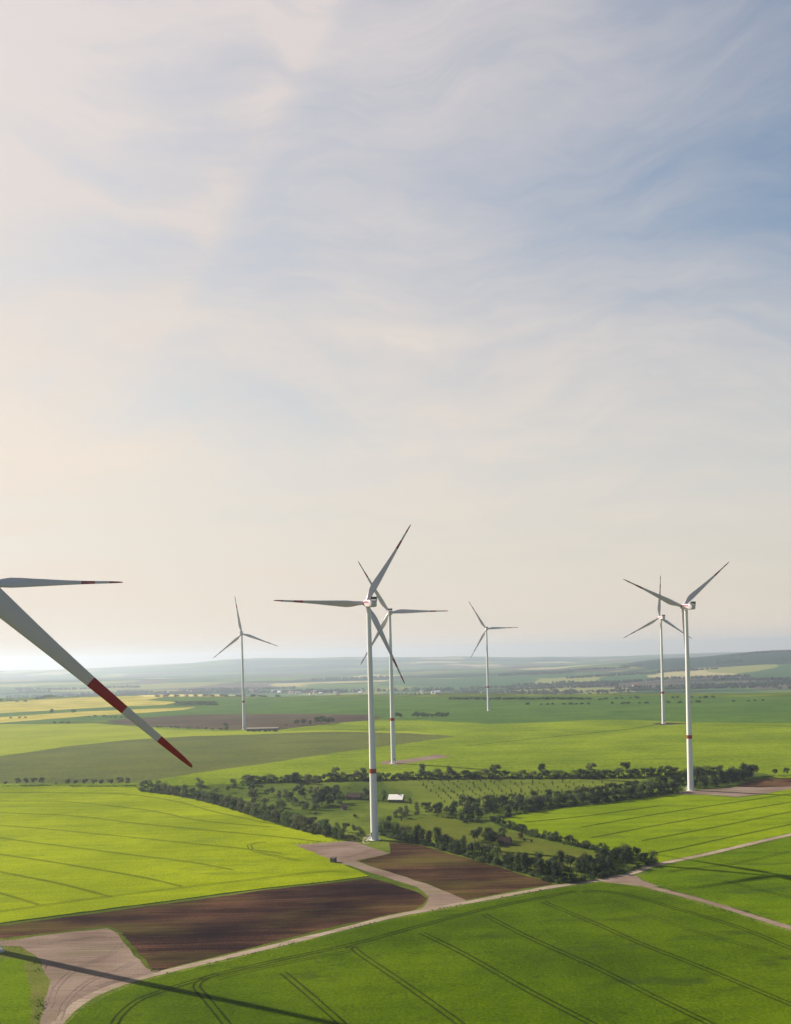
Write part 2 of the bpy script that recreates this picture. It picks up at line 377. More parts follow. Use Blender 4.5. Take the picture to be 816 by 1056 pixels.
Y0N, Y1N, KN = 110.0, 3050.0, .66
def build_ground():
    vs = []; es = []
    # outer hull of the near domain
    hull = dens([(-KN * Y0N - 90, Y0N), (KN * Y0N + 90, Y0N), (KN * Y1N + 90, Y1N), (-KN * Y1N - 90, Y1N)], .03)
    def loop(P):
        n = len(vs)
        vs.extend(Vector(p) for p in P)
        es.extend((n + i, n + (i + 1) % len(P)) for i in range(len(P)))
    loop(hull)
    for _, _, P in REG: loop(P)
    y = Y0N + 4; k = 0
    while y < Y1N - 10:
        s = max(4.0, y * .016)
        x = -KN * y - 80 + (k % 2) * s * .5
        while x < KN * y + 80:
            vs.append(Vector((x + random.uniform(-.2, .2) * s, y + random.uniform(-.2, .2) * s))); x += s
        y += s * .87; k += 1
    V, E_, Fc, *_ = delaunay_2d_cdt(vs, es, [], 0, 1e-3)
    zz = [hgt(p.x, p.y) for p in V]
    boxes = [(min(p[0] for p in P), max(p[0] for p in P), min(p[1] for p in P), max(p[1] for p in P)) for _, _, P in REG]
    groups = {}
    for f in Fc:
        if len(f) != 3: continue
        a, b, c = (V[i] for i in f)
        cx, cy = (a.x + b.x + c.x) / 3, (a.y + b.y + c.y) / 3
        if cy < Y0N or cy > Y1N or abs(cx) > KN * cy + 90: continue
        r = -1
        for i in range(len(REG) - 1, -1, -1):
            bx = boxes[i]
            if bx[0] <= cx <= bx[1] and bx[2] <= cy <= bx[3] and in_poly(cx, cy, REG[i][2]): r = i; break
        if (b.x - a.x) * (c.y - a.y) - (b.y - a.y) * (c.x - a.x) < 0: f = f[::-1]
        groups.setdefault(r, []).append(f)
    for r, fs in groups.items():
        name, mk = ('grassland', 'meadow') if r < 0 else REG[r][:2]
        idx = {}; v2 = []; f2 = []
        for f in fs:
            t = []
            for i in f:
                if i not in idx: idx[i] = len(v2); v2.append((V[i].x, V[i].y, zz[i]))
                t.append(idx[i])
            f2.append(t)
        o = mesh_obj(name, v2, f2, M[mk], None, None, True)
        tag(o, kind='structure')
build_ground()

# far terrain: one sheet to the horizon with a patchwork of hazy fields and woods
def far_material():
    m, nt, b = nmat('far_land')
    def cells(rot, sx, sy, off):
        v = nt.nodes.new('ShaderNodeTexVoronoi'); v.distance = 'CHEBYCHEV'; v.inputs['Scale'].default_value = 1
        v.inputs['Randomness'].default_value = .95
        n = nt.nodes.new('ShaderNodeTexNoise'); n.inputs['Scale'].default_value = .0012; n.inputs['Detail'].default_value = 3
        src = nt.nodes.new('ShaderNodeTexCoord').outputs['Object']
        nt.links.new(src, n.inputs['Vector'])
        a = nt.nodes.new('ShaderNodeVectorMath'); a.operation = 'MULTIPLY_ADD'
        nt.links.new(n.outputs['Color'], a.inputs[0]); a.inputs[1].default_value = (260, 260, 0); nt.links.new(src, a.inputs[2])
        mp = mapping(nt, rot, (sx, sy, 0), a.outputs[0])
        nt.links.new(mp, v.inputs['Vector'])
        s = nt.nodes.new('ShaderNodeSeparateColor'); nt.links.new(v.outputs['Color'], s.inputs[0])
        return s
    c1 = cells(R(12), .0022, .0014, 0)
    cols = ramp(nt, c1.outputs[0], [(0, (.03, .07, .025)), (.16, (.07, .11, .025)), (.32, (.065, .055, .045)), (.45, (.045, .09, .03)), (.58, (.08, .065, .055)),
                                    (.70, (.15, .16, .05)), (.80, (.05, .095, .035)), (.92, (.26, .23, .12))], 'CONSTANT')
    sep = nt.nodes.new('ShaderNodeSeparateXYZ'); nt.links.new(nt.nodes.new('ShaderNodeTexCoord').outputs['Object'], sep.inputs[0])
    w = noise_n(nt, mapping(nt, R(5), (.00028, .0011, 0)), 1.0, 5, .6)
    mk = nt.nodes.new('ShaderNodeMapRange'); nt.links.new(sep.outputs['X'], mk.inputs[0]); mk.inputs[1].default_value = 300; mk.inputs[2].default_value = 1300
    my = nt.nodes.new('ShaderNodeMapRange'); nt.links.new(sep.outputs['Y'], my.inputs[0]); my.inputs[1].default_value = 10500; my.inputs[2].default_value = 9500
    high = mathn(nt, 'MULTIPLY', mathn(nt, 'ADD', sep.outputs['Z'], 20.0), .011)
    high = mathn(nt, 'MULTIPLY', high, mathn(nt, 'MULTIPLY', mk.outputs[0], my.outputs[0]))
    wood = ramp(nt, mathn(nt, 'ADD', w, mathn(nt, 'MAXIMUM', high, -.03)), [(.53, (0, 0, 0)), (.55, (1, 1, 1))])
    nf = noise_n(nt, mapping(nt), .02, 4, .7)
    wc = ramp(nt, nf, [(.3, (.007, .020, .014)), (.7, (.014, .032, .020))])
    col = mixc(nt, wood, cols, wc)
    # nearby part of the sheet (beside and behind the camera) is meadow
    near = ramp(nt, mathn(nt, 'MULTIPLY', sep.outputs['Y'], .0001), [(.20, (1, 1, 1)), (.26, (0, 0, 0))])
    col = mixc(nt, near, col, ramp(nt, noise_n(nt, mapping(nt), .01, 5, .6), [(.35, (.06, .09, .01)), (.65, (.13, .16, .018))]))
    nt.links.new(col, b.inputs['Base Color']); b.inputs['Roughness'].default_value = 1
    b.inputs['Specular IOR Level'].default_value = 0
    return m

def build_far():
    ks = [-.75 + 1.5 * i / 260 for i in range(261)]
    vs, fs = [], []
    ys = []; y = Y1N - 40
    while y < 17000: ys.append(y); y *= 1.011
    for y in ys:
        for k in ks:
            x = k * y
            vs.append((x, y, hgt(x, y)))
    nc = len(ks)
    for j in range(len(ys) - 1):
        for i in range(nc - 1):
            a = j * nc + i
            fs.append((a, a + 1, a + nc + 1, a + nc))
    # skirts beside and behind the near domain
    def quad(pts):
        n = len(vs); vs.extend(pts); fs.append(tuple(range(n, n + len(pts))))
    zb = -.6
    xa = .66 * Y0N + 80; xb = .66 * (Y1N) + 80
    quad([(-11000, -2500, zb), (11000, -2500, zb), (11000, Y0N + 4, zb), (-11000, Y0N + 4, zb)])
    quad([(xa - 12, Y0N + 3.9, zb), (11000, Y0N + 3.9, zb), (11000, Y1N, zb), (xb - 12, Y1N, zb)])
    quad([(-11000, Y0N + 3.9, zb), (-xa + 12, Y0N + 3.9, zb), (-xb + 12, Y1N, zb), (-11000, Y1N, zb)])
    o = mesh_obj('ground', vs, fs, far_material(), None, None, False)
    tag(o, kind='structure')
build_far()

# wheel tracks in the crops
def wheel_tracks(px, mk='tram', gauge=2.1, w=.55, single=False, lift=.06):
    line = smooth_line(W(px), 3.0 if px[0][1] > 880 else 7.0)
    vs, fs = [], []
    for off in ([0] if single else [-gauge / 2, gauge / 2]):
        n0 = len(vs); n = len(line)
        for i in range(n):
            a = Vector(line[max(0, i - 1)]); b = Vector(line[min(n - 1, i + 1)])
            d = (b - a).normalized(); nn = Vector((-d.y, d.x)); p = Vector(line[i])
            ww = w * (1 + .35 * noise.noise(Vector((p.x * .15, p.y * .15, off))))
            for s in (-1, 1):
                q = p + nn * (off + s * ww * .5); vs.append((q.x, q.y, hgt(q.x, q.y) + lift))
        fs += [(n0 + 2 * i, n0 + 2 * i + 1, n0 + 2 * i + 3, n0 + 2 * i + 2) for i in range(n - 1)]
    return tag(mesh_obj('wheel_track', vs, fs, M[mk]), kind='structure')
NT = [
 [(104, 1085), (118, 1056), (123, 1048), (140, 1033), (167, 1022), (213, 1008), (272, 993.5), (362, 974), (429, 956), (492, 939.5), (544, 928.5), (594, 919)],
 [(359, 979), (363, 976), (372, 984), (422, 1018), (475, 1056), (520, 1090)],
 [(435, 962), (479, 984), (544, 1021), (611, 1056), (680, 1092)],
 [(499, 943), (544, 966), (611, 996), (677, 1029), (731, 1055), (800, 1088)],
 [(560, 930), (611, 951), (661, 973), (727, 999), (816, 1036), (900, 1072)],
 [(600, 919.5), (625, 919.5), (660, 926), (694, 936), (761, 956), (816, 978), (880, 1002)],
 [(292, 1003), (318, 1025), (352, 1055), (390, 1090)],
 [(224, 1004), (208, 1011), (203, 1018), (213, 1030), (233, 1055), (260, 1088)]]
for t in NT: wheel_tracks(t, w=.75)
wheel_tracks([(624, 926), (694, 953), (761, 973), (816, 988), (880, 1010)], w=.3)
wheel_tracks([(366, 980), (300, 992), (250, 1003), (224, 1010)], w=.3)
for t in [
 [(-40, 858), (0, 864), (60, 872), (130, 881), (190, 888), (240, 897)],
 [(-40, 874), (0, 881), (60, 890), (143, 904), (187, 914)],
 [(-40, 890), (0, 899), (60, 911), (115, 925)],
 [(-40, 910), (0, 921), (40, 933)],
 [(-40, 847), (0, 851), (80, 858), (160, 866), (240, 874), (290, 880)],
 [(-40, 812.5), (0, 817), (60, 817.5), (130, 819), (179, 826), (217, 836), (257, 845), (300, 853)],
 [(-40, 822), (0, 826), (70, 827), (140, 834), (171, 839), (205, 846), (280, 853)],
 [(-40, 835), (0, 838), (70, 841), (140, 849), (191, 854), (277, 862), (330, 868)]]:
    wheel_tracks(t, 'tram_light', w=2.0, lift=.12, single=True)
wheel_tracks([(-60, 947), (0, 940), (100, 926), (200, 914), (260, 907), (330, 899), (360, 899)], 'tram_light', w=.7)
wheel_tracks([(275, 868.5), (264, 869), (257, 872), (259, 876), (275, 881), (310, 888)], 'tram', w=.5)
for t in [
 [(600, 853), (669, 841), (740, 830), (816, 818.5)],
 [(610, 864), (670, 852.5), (740, 840), (816, 827)],
 [(662, 867), (700, 860), (740, 852.5), (816, 837)],
 [(672, 880), (700, 875), (740, 866), (816, 850)],
 [(540, 848), (600, 842), (680, 831)]]:
    wheel_tracks(t, 'tram_mid', w=1.4, lift=.14, single=True)
wheel_tracks([(690, 899), (710, 896), (760, 890), (816, 878)], 'tram', w=.5)
wheel_tracks([(745, 908), (780, 917), (816, 926), (860, 938)], 'tram', w=.5)

M['rut'] = soil_mat('pressed_gravel', (0.1063, 0.0775, 0.0650), (0.1438, 0.1075, 0.0900), (0.1875, 0.1400, 0.1187), 0, None, 2.0)
for t in [[(60, 1052), (70, 1030), (95, 1010), (122, 1000), (138, 992)], [(50, 1040), (58, 1018), (80, 998), (112, 985), (124, 972)], [(38, 974), (70, 970), (104, 966), (118, 972)],
          [(100, 1018), (130, 1009), (165, 1001)], [(322, 873), (345, 872), (378, 876)], [(350, 886), (372, 880), (384, 875)], [(440, 922), (452, 926), (470, 931)]]:
    wheel_tracks(t, 'rut', gauge=1.8, w=.45)
def verge_tufts():
    rnd = random.Random(3); vs, fs = [], []
    for px in ([(111, 957), (126, 963), (140, 980), (160, 1002)], [(0, 968.5), (60, 962), (110, 956.5)], [(26, 985), (42, 1005), (38, 1056)], [(36, 985), (50, 1012), (40, 1050)], [(0, 952.5), (200, 926), (272, 917), (380, 904)],
               [(160, 1006.5), (272, 980.3), (405, 947), (544, 921), (625, 908)], [(322, 879), (342, 888), (370, 898)], [(700, 889), (816, 863)], [(680, 914), (816, 954)], [(677, 919), (816, 960)], [(449, 913), (480, 927)], [(304, 870), (339, 868), (364, 866.5)]):
        for (x, y) in smooth_line(W(px), 1.3):
            if noise.noise(Vector((x * .05, y * .05, 3))) < .0 or rnd.random() < .3: continue
            for _ in range(2):
                cx_, cy_ = x + rnd.gauss(0, .6), y + rnd.gauss(0, .6); z = hgt(cx_, cy_); h = rnd.uniform(.1, .38)
                for _ in range(4):
                    a = rnd.uniform(0, 6.28); r = rnd.uniform(.15, .4); ex, ey = cx_ + math.cos(a) * r, cy_ + math.sin(a) * r; b = a + 1.57; w_ = .13
                    n0 = len(vs); vs.extend([(cx_ - math.cos(b) * w_, cy_ - math.sin(b) * w_, z), (cx_ + math.cos(b) * w_, cy_ + math.sin(b) * w_, z), (ex + math.cos(b) * w_, ey + math.sin(b) * w_, z + h), (ex - math.cos(b) * w_, ey - math.sin(b) * w_, z + h)])
                    fs.append((n0, n0 + 1, n0 + 2, n0 + 3))
    tag(mesh_obj('verge_weeds', vs, fs, M['weeds']), 'tufts of weeds and tall grass along field edges and tracks', 'weeds', kind='stuff')
verge_tufts()

# ------------------------------------------------------------------ wind turbines
HUB = 130.0; RR = 52.0
def tower_mesh():
    v, f, m = [], [], []
    n = 40
    zs = [(0, 2.15), (.35, 2.15), (8, 2.1), (20, 2.02), (36.6, 1.88), (39.2, 1.86), (60, 1.68), (85, 1.45), (110, 1.28), (HUB - 2.2, 1.18)]
    for z, r in zs:
        for i in range(n):
            t = 2 * math.pi * i / n; v.append((r * math.cos(t), r * math.sin(t), z))
    for j in range(len(zs) - 1):
        for i in range(n):
            f.append((j * n + i, j * n + (i + 1) % n, (j + 1) * n + (i + 1) % n, (j + 1) * n + i))
            m.append(1 if j == 4 else 0)
    f.append(tuple(range((len(zs) - 1) * n, len(zs) * n))); m.append(0)
    return v, f, m
def blade_mesh():
    st = [(1.0, 2.0, 1.0, 0), (2.5, 2.1, .95, 2), (4.5, 2.5, .75, 12), (7.5, 3.3, .42, 15), (10.5, 3.85, .30, 13), (14, 3.6, .26, 10), (18, 3.1, .24, 8), (22, 2.7, .22, 6),
          (26, 2.25, .21, 4.5), (30, 1.85, .2, 3.5), (RR - 16.2, 1.4, .19, 2.4), (RR - 10.9, 1.12, .18, 1.2), (RR - 5.4, .92, .17, .4), (RR - 1.6, .64, .16, 0), (RR - .35, .42, .16, 0), (RR, .12, .2, 0)]
    n = 20; v, f, m = [], [], []
    for r, c, th, tw in st:
        cir = max(0, min(1, (th - .42) / .5))
        pre = 1.6 * (r / RR) ** 2.2
        for i in range(n):
            t = 2 * math.pi * i / n
            # airfoil: chord coordinate a (0 leading edge .. 1 trailing edge)
            a = .5 - .5 * math.cos(t)
            yt = 5 * th * (.2969 * math.sqrt(max(a, 0)) - .126 * a - .3516 * a * a + .2843 * a ** 3 - .1015 * a ** 4)
            yy = yt if t <= math.pi else -yt * .7
            ca = (a - .32) * c; cy = yy * c
            ca = ca * (1 - cir) + (-.5 * c * math.cos(t)) * cir
            cy = cy * (1 - cir) + (.5 * c * math.sin(t)) * cir
            w = R(tw + 2)
            z = ca * math.cos(w) - cy * math.sin(w); y = ca * math.sin(w) + cy * math.cos(w)
            v.append((r, y + pre, z))
    for j in range(len(st) - 1):
        for i in range(n):
            f.append((j * n + i, (j + 1) * n + i, (j + 1) * n + (i + 1) % n, j * n + (i + 1) % n))
            m.append(1 if j in (10, 12, 13, 14) else 0)
    f.append(tuple(range(n))); m.append(0)
    f.append(tuple(range((len(st) - 1) * n, len(st) * n))[::-1]); m.append(1)
    return v, f, m

def nacelle_mesh():
    """+Y is the rotor side"""
    secs = [(3.1, 1.25, 1.3, 0), (2.4, 1.75, 1.75, .05), (.5, 1.95, 1.95, .1), (-5.0, 1.95, 1.95, .1), (-8.0, 1.85, 1.75, .25), (-8.7, 1.5, 1.35, .35)]
    v, f, m = [], [], []
    prof = []
    for sx, sz in ((1, -1), (1, 1), (-1, 1), (-1, -1)):
        for k in range(5):
            a = R(90) * k / 4
            base = {(1, -1): R(-90), (1, 1): 0, (-1, 1): R(90), (-1, -1): R(180)}[(sx, sz)]
            prof.append((sx * .7 + .3 * math.cos(base + a), sz * .7 + .3 * math.sin(base + a)))
    n = len(prof)
    for y, wx, wz, dz in secs:
        for a, b in prof: v.append((a * wx, y, b * wz + dz))
    for j in range(len(secs) - 1):
        for i in range(n):
            f.append((j * n + i, j * n + (i + 1) % n, (j + 1) * n + (i + 1) % n, (j + 1) * n + i)); m.append(0)
    f.append(tuple(range(n))[::-1]); m.append(0); f.append(tuple(range((len(secs) - 1) * n, len(secs) * n))); m.append(0)
    b = MB(); b.v, b.f, b.m = v, f, m
    for s in (-1, 1):     # red stripe along each flank
        b.box(min(s * 1.93, s * 1.99), max(s * 1.93, s * 1.99), -4.9, 1.9, .5, 1.15, 1)
    b.box(-1.2, 1.2, -.6, 2.2, 2.02, 2.1, 1)
    return b

def hub_mesh():
    prof = [(-1.35, 1.35), (-1.0, 1.6), (0, 1.72), (.9, 1.6), (1.7, 1.15), (2.2, .6), (2.38, .02)]
    n = 28; v, f, m = [], [], []
    for y, r in prof:
        for i in range(n):
            t = 2 * math.pi * i / n; v.append((r * math.cos(t), y, r * math.sin(t)))
    for j in range(len(prof) - 1):
        for i in range(n):
            f.append((j * n + i, (j + 1) * n + i, (j + 1) * n + (i + 1) % n, j * n + (i + 1) % n)); m.append(1 if j == 0 else 0)
    f.append(tuple(range(n))); m.append(1)
    return v, f, m

PROTO = {}
def make_turbine(x, y, yaw, phase, label, stair_dir, dz=0.0):
    z = hgt(x, y) + dz
    root = empty('wind_turbine', (x, y, z))
    tag(root, label, 'wind turbine', 'wind turbines on the plain')
    def part(name, build, mats, smooth=True):
        if name not in PROTO:
            r = build()
            if isinstance(r, MB): r = (r.v, r.f, r.m)
            o = mesh_obj(name, r[0], r[1], mats, None, r[2], smooth)
            if smooth and name in ('nacelle', 'tower', 'blade', 'hub'):
                bm = bmesh.new(); bm.from_mesh(o.data)
                for e in bm.edges:
                    if len(e.link_faces) == 2 and e.calc_face_angle() > R(38): e.smooth = False
                bm.to_mesh(o.data); bm.free()
            PROTO[name] = o
        else:
            o = PROTO[name].copy(); link(o)
        return o
    tw = part('tower', tower_mesh, [M['tower_white'], M['red']]); tw.parent = root
    def door():
        b = MB(); b.box(-.5, .5, -2.22, -2.06, 2.1, 4.3); return b
    d = part('door', door, [M['dark']], False); d.parent = tw; d.rotation_euler = (0, 0, stair_dir)
    def stairs():
        b = MB()
        for k in range(9): b.box(-.6, .6, -2.6 - .28 * (8 - k) - .9, -2.3 - .28 * (8 - k) - .9, .2 + .21 * k, .26 + .21 * k)
        b.box(-.75, .75, -3.3, -2.17, 2.0, 2.08)
        for s in (-.72, .72):
            b.tube((s, -5.8, .1), (s, -3.3, 2.0), .07, .07); b.tube((s, -5.8, 1.1), (s, -3.3, 3.1), .05, .05); b.tube((s, -3.3, 3.1), (s, -2.2, 3.1), .05, .05)
            b.tube((s, -5.8, 0), (s, -5.8, 1.1), .05, .05); b.tube((s, -3.3, 0), (s, -3.3, 3.1), .06, .06)
        return b
    s_ = part('entrance_stairs', stairs, [M['steel']], False); s_.parent = root; s_.rotation_euler = (0, 0, stair_dir)
    def found():
        b = MB(); n = 36
        v = []
        for zz, r in ((-.9, 3.4), (.05, 3.3), (.12, 3.1)):
            for i in range(n): t = 2 * math.pi * i / n; v.append((r * math.cos(t), r * math.sin(t), zz))
        f = [(j * n + i, j * n + (i + 1) % n, (j + 1) * n + (i + 1) % n, (j + 1) * n + i) for j in (0, 1) for i in range(n)]
        f.append(tuple(range(2 * n, 3 * n)))
        b.add(v, f); return b
    fo = part('foundation', found, [M['concrete']], False); fo.parent = root
    T = Matrix.Translation((0, 0, HUB)) @ Matrix.Rotation(yaw, 4, 'Z') @ Matrix.Rotation(R(5), 4, 'X')
    na = part('nacelle', nacelle_mesh, [M['white'], M['red']]); na.parent = root; na.matrix_local = T
    def cooler():
        b = MB(); b.box(-1.75, 1.75, -8.2, -7.0, 2.35, 3.75)
        b.box(-1.9, 1.9, -8.3, -6.9, 3.75, 3.95); b.box(-1.9, -1.75, -8.3, -6.9, 1.6, 3.75); b.box(1.75, 1.9, -8.3, -6.9, 1.6, 3.75); return b
    co = part('cooler', cooler, [M['dark']], False); co.parent = na
    def mast():
        b = MB(); b.tube((.8, -6.2, 1.9), (.8, -6.2, 4.6), .05, .04); b.tube((.5, -6.2, 4.3), (1.1, -6.2, 4.3), .04, .04)
        b.tube((-.8, -6.2, 1.9), (-.8, -6.2, 3.6), .05, .05); b.tube((-.8, -6.2, 3.0), (.8, -6.2, 3.0), .04, .04); return b
    ms = part('wind_sensor', mast, [M['steel']], False); ms.parent = na
    TH = T @ Matrix.Translation((0, 4.5, 0))
    hb = part('hub', hub_mesh, [M['white'], M['red']]); hb.parent = root; hb.matrix_local = TH
    for k in range(3):
        bl = part('blade', blade_mesh, [M['white'], M['red']]); bl.parent = root
        bl.matrix_local = TH @ Matrix.Rotation(-(phase + k * R(120)), 4, 'Y')
    return root

TUR = [((386.5, 866), 22, 58, 'tall middle wind turbine, its foot by the gravel pad behind the brown field', -50),
       ((406, 787), 4, 0, 'wind turbine just behind the middle one, on bare soil in the green field', 20),
       ((504, 733), 2, 1, 'small distant wind turbine alone in the dark green field, near the centre of the horizon', 10),
       ((684.5, 746), 9, 88, 'farther of the two wind turbines at the right, with one blade pointing straight up', 10),
       ((712.5, 815), 20, 38, 'nearer, taller wind turbine of the two at right, beside the dark belt of trees', -160),
       ((252, 752.3), 5, 99, 'small distant wind turbine at the left, by a long low shed and ploughed field', -20)]
TB = {}
for (px, yaw, ph, lab, sd) in TUR:
    x, y = hit(*px); TB[px] = (x, y)
    make_turbine(x, y, R(yaw), R(ph), lab, R(sd))
xb, yb = hit(-8, 980)
make_turbine(xb, yb, R(32), R(2), 'wind turbine past the left edge, only its level red tipped blade reaching in', R(60))
# the nearest one: hub placed from the fitted blade, tower out of frame to the left
HA = Vector((-63.2, 113.0, 123.7)); ya = R(5)
bx_, by_ = HA.x + 4.5 * math.sin(ya), HA.y - 4.5 * math.cos(ya)
make_turbine(bx_, by_, ya, R(-43), 'nearest wind turbine, its big red banded blade slanting down at the left', R(60), (HA.z - HUB - .4) - hgt(bx_, by_))

# ------------------------------------------------------------------ trees
def crown_proto(name, seed, shape, mat, nleaf=1500, leaf=.05):
    rnd = random.Random(seed)
    lobes = []
    if shape == 'round':
        for _ in range(15):
            a = rnd.uniform(0, 6.28); r = .27 * math.sqrt(rnd.random()); z = rnd.uniform(.36, .84)
            k = 1 - abs(z - .58) * 1.3
            lobes.append((r * math.cos(a) * k * 1.15, r * math.sin(a) * k * 1.15, z, rnd.uniform(.11, .19)))
    elif shape == 'tall':
        for i in range(15):
            z = .25 + .68 * i / 14; k = math.sin(math.pi * min(1, (z - .1) / .95)) ** .6
            a = rnd.uniform(0, 6.28); lobes.append((.1 * k * math.cos(a), .1 * k * math.sin(a), z, .09 + .09 * k * rnd.uniform(.7, 1.2)))
    elif shape == 'dense':
        for _ in range(16):
            a = rnd.uniform(0, 6.28); r = .26 * math.sqrt(rnd.random()); z = rnd.uniform(.10, .82)
            k = 1 - max(0, z - .5) * 1.1
            lobes.append((r * math.cos(a) * k, r * math.sin(a) * k, z, rnd.uniform(.13, .2)))
    else:  # bush
        for _ in range(12):
            a = rnd.uniform(0, 6.28); r = .38 * math.sqrt(rnd.random())
            lobes.append((r * math.cos(a), r * math.sin(a), rnd.uniform(.2, .75) * (1 - r * .7), rnd.uniform(.18, .28)))
    vs, fs = [], []
    for _ in range(nleaf):
        lx, ly, lz, lr = rnd.choice(lobes)
        d = Vector((rnd.gauss(0, 1), rnd.gauss(0, 1), rnd.gauss(0, 1))).normalized()
        p = Vector((lx, ly, lz)) + d * lr * (rnd.random() ** .35) * rnd.uniform(.85, 1.12)
        if p.z < .02: continue
        nrm = (d + Vector((rnd.uniform(-.8, .8), rnd.uniform(-.8, .8), rnd.uniform(-.3, .9)))).normalized()
        a = nrm.orthogonal().normalized(); a.rotate(Matrix.Rotation(rnd.uniform(0, 6.28), 3, nrm)); b = nrm.cross(a)
        s = leaf * rnd.uniform(.6, 1.35); n0 = len(vs)
        vs += [p - a * s * .5, p + b * s * .32 - a * s * .1, p + a * s * .5, p - b * s * .32 + a * s * .12]
        fs.append((n0, n0 + 1, n0 + 2, n0 + 3))
    return [tuple(v) for v in vs], fs

def trunk_proto(name, seed, top):
    rnd = random.Random(seed); b = MB()
    b.tube((0, 0, -.03), (.005, 0, top * .5), .022, .017, 7); b.tube((.005, 0, top * .5), (0, .01, top), .017, .006, 6)
    for k in range(5):
        a = rnd.uniform(0, 6.28) + k * 1.3; z = top * rnd.uniform(.45, .8)
        b.tube((0, 0, z), (.17 * math.cos(a), .17 * math.sin(a), z + .2), .009, .003, 5)
    return b

TP = []   # (shape, crown mesh, trunk mesh)
def make_protos():
    out = {}
    for mk in ('leaf_dark', 'leaf_mid', 'leaf_olive', 'leaf_red'):
        for shape in ('round', 'tall', 'dense', 'bush'):
            lst = []
            for s in range(3 if mk != 'leaf_red' else 1):
                seed = hash((shape, s)) % 9999 if False else {'round': 11, 'tall': 23, 'dense': 37, 'bush': 53}[shape] + s * 101
                v, f = crown_proto('crown', seed, shape, mk, 1500 if shape != 'bush' else 900, .055 if shape != 'bush' else .085)
                cm = bpy.data.meshes.new('crown'); cm.from_pydata(v, [], f); cm.materials.append(M[mk])
                tm = None
                if shape != 'bush' or True:
                    b = trunk_proto('trunk', seed, .75 if shape != 'bush' else .4)
                    tm = bpy.data.meshes.new('trunk'); tm.from_pydata(b.v, [], b.f); tm.materials.append(M['bark'])
                lst.append((cm, tm, v, f))
            out[(mk, shape)] = lst
    return out
PR = make_protos()

TREES = []  # (apparent size, x, y, h, w, mat, shape, name, label, cat, group)
def tree(x, y, h, mk, shape, label, group, name='tree', cat=None, wide=1.0):
    TREES.append((h / y, x, y, h, wide, mk, shape, name, label, cat or name.replace('_', ' '), group))

def pick(ws):
    r = random.random() * sum(w for _, w in ws)
    for k, w in ws:
        r -= w
        if r <= 0: return k
    return ws[-1][0]

def row(px, spacing, h0, h1, mats, shapes, label, group, name='tree', jit=.5, wide=1.0, gap=0):
    line = smooth_line(W(px), spacing)
    for (x, y) in line:
        if random.random() < gap: continue
        x += random.uniform(-jit, jit) * spacing * .6; y += random.uniform(-jit, jit) * spacing
        tree(x, y, random.uniform(h0, h1), pick(mats), pick(shapes), label, group, name, wide=wide * random.uniform(.85, 1.2))

def grove(px, n, h0, h1, mats, shapes, label, group, name='tree', mind=3.0, wide=1.0):
    P = W(px); bx = (min(p[0] for p in P), max(p[0] for p in P), min(p[1] for p in P), max(p[1] for p in P))
    got = []; tries = 0
    while len(got) < n and tries < n * 60:
        tries += 1
        x, y = random.uniform(bx[0], bx[1]), random.uniform(bx[2], bx[3])
        if not in_poly(x, y, P) or any((x - a) ** 2 + (y - b) ** 2 < mind * mind for a, b in got): continue
        got.append((x, y))
        tree(x, y, random.uniform(h0, h1), pick(mats), pick(shapes), label, group, name, wide=wide * random.uniform(.85, 1.2))

DK, MD, OL, RD = 'leaf_dark', 'leaf_mid', 'leaf_olive', 'leaf_red'
# hedge along the brown field right of the main tower
row([(393, 860.5), (409, 864), (426, 868), (450, 873.5), (480, 882), (514, 891.5), (540, 899)], 4.6, 8, 10.5, [(DK, 3), (MD, 2)], [('dense', 3), ('tall', 1)],
    'dark green tree in the thick row behind the brown field right of the middle turbine', 'trees in the row behind the right brown field', wide=1.05, jit=.25)
grove([(540, 900), (560, 906), (577, 909), (627, 902), (676, 889.5), (655, 885), (625, 888), (600, 893), (570, 893), (545, 893)], 42, 5.5, 9, [(DK, 4), (MD, 1), (OL, .5)], [('dense', 2), ('round', 1), ('tall', .6)],
    'dark tree in the clump at the road junction where the hedges meet', 'trees of the clump at the road junction', mind=3.2, wide=1.15)
row([(508, 848), (518, 852), (549, 861), (583, 869.5), (620, 878), (650, 885)], 4.4, 3.2, 5.8, [(DK, 2), (MD, 2), (OL, 1)], [('round', 1), ('dense', 2)],
    'low tree in the thin hedge between pasture and bright field at right', 'trees in the thin hedge along the right bright field', jit=.35, wide=1.2)
# two clumps on the pasture
grove([(484, 868), (500, 862), (519, 866), (516, 872), (498, 873)], 9, 6.5, 9, [(DK, 2), (MD, 1)], [('round', 2), ('dense', 1)], 'dark round tree in the small clump on the pasture behind the tree row', 'trees of the pasture clump', mind=4.5, wide=1.1)
for (u, v, h) in ((537, 865, 4.5), (541, 868, 2.5), (548, 869, 2.2)):
    x, y = hit(u, v); tree(x, y, h, RD if h > 4 else DK, 'dense', 'dark reddish bush standing alone on the pasture' if h > 4 else 'low dark bush beside the reddish bush on the pasture', 'bushes on the pasture' if h < 4 else None, 'bush', wide=1.3)
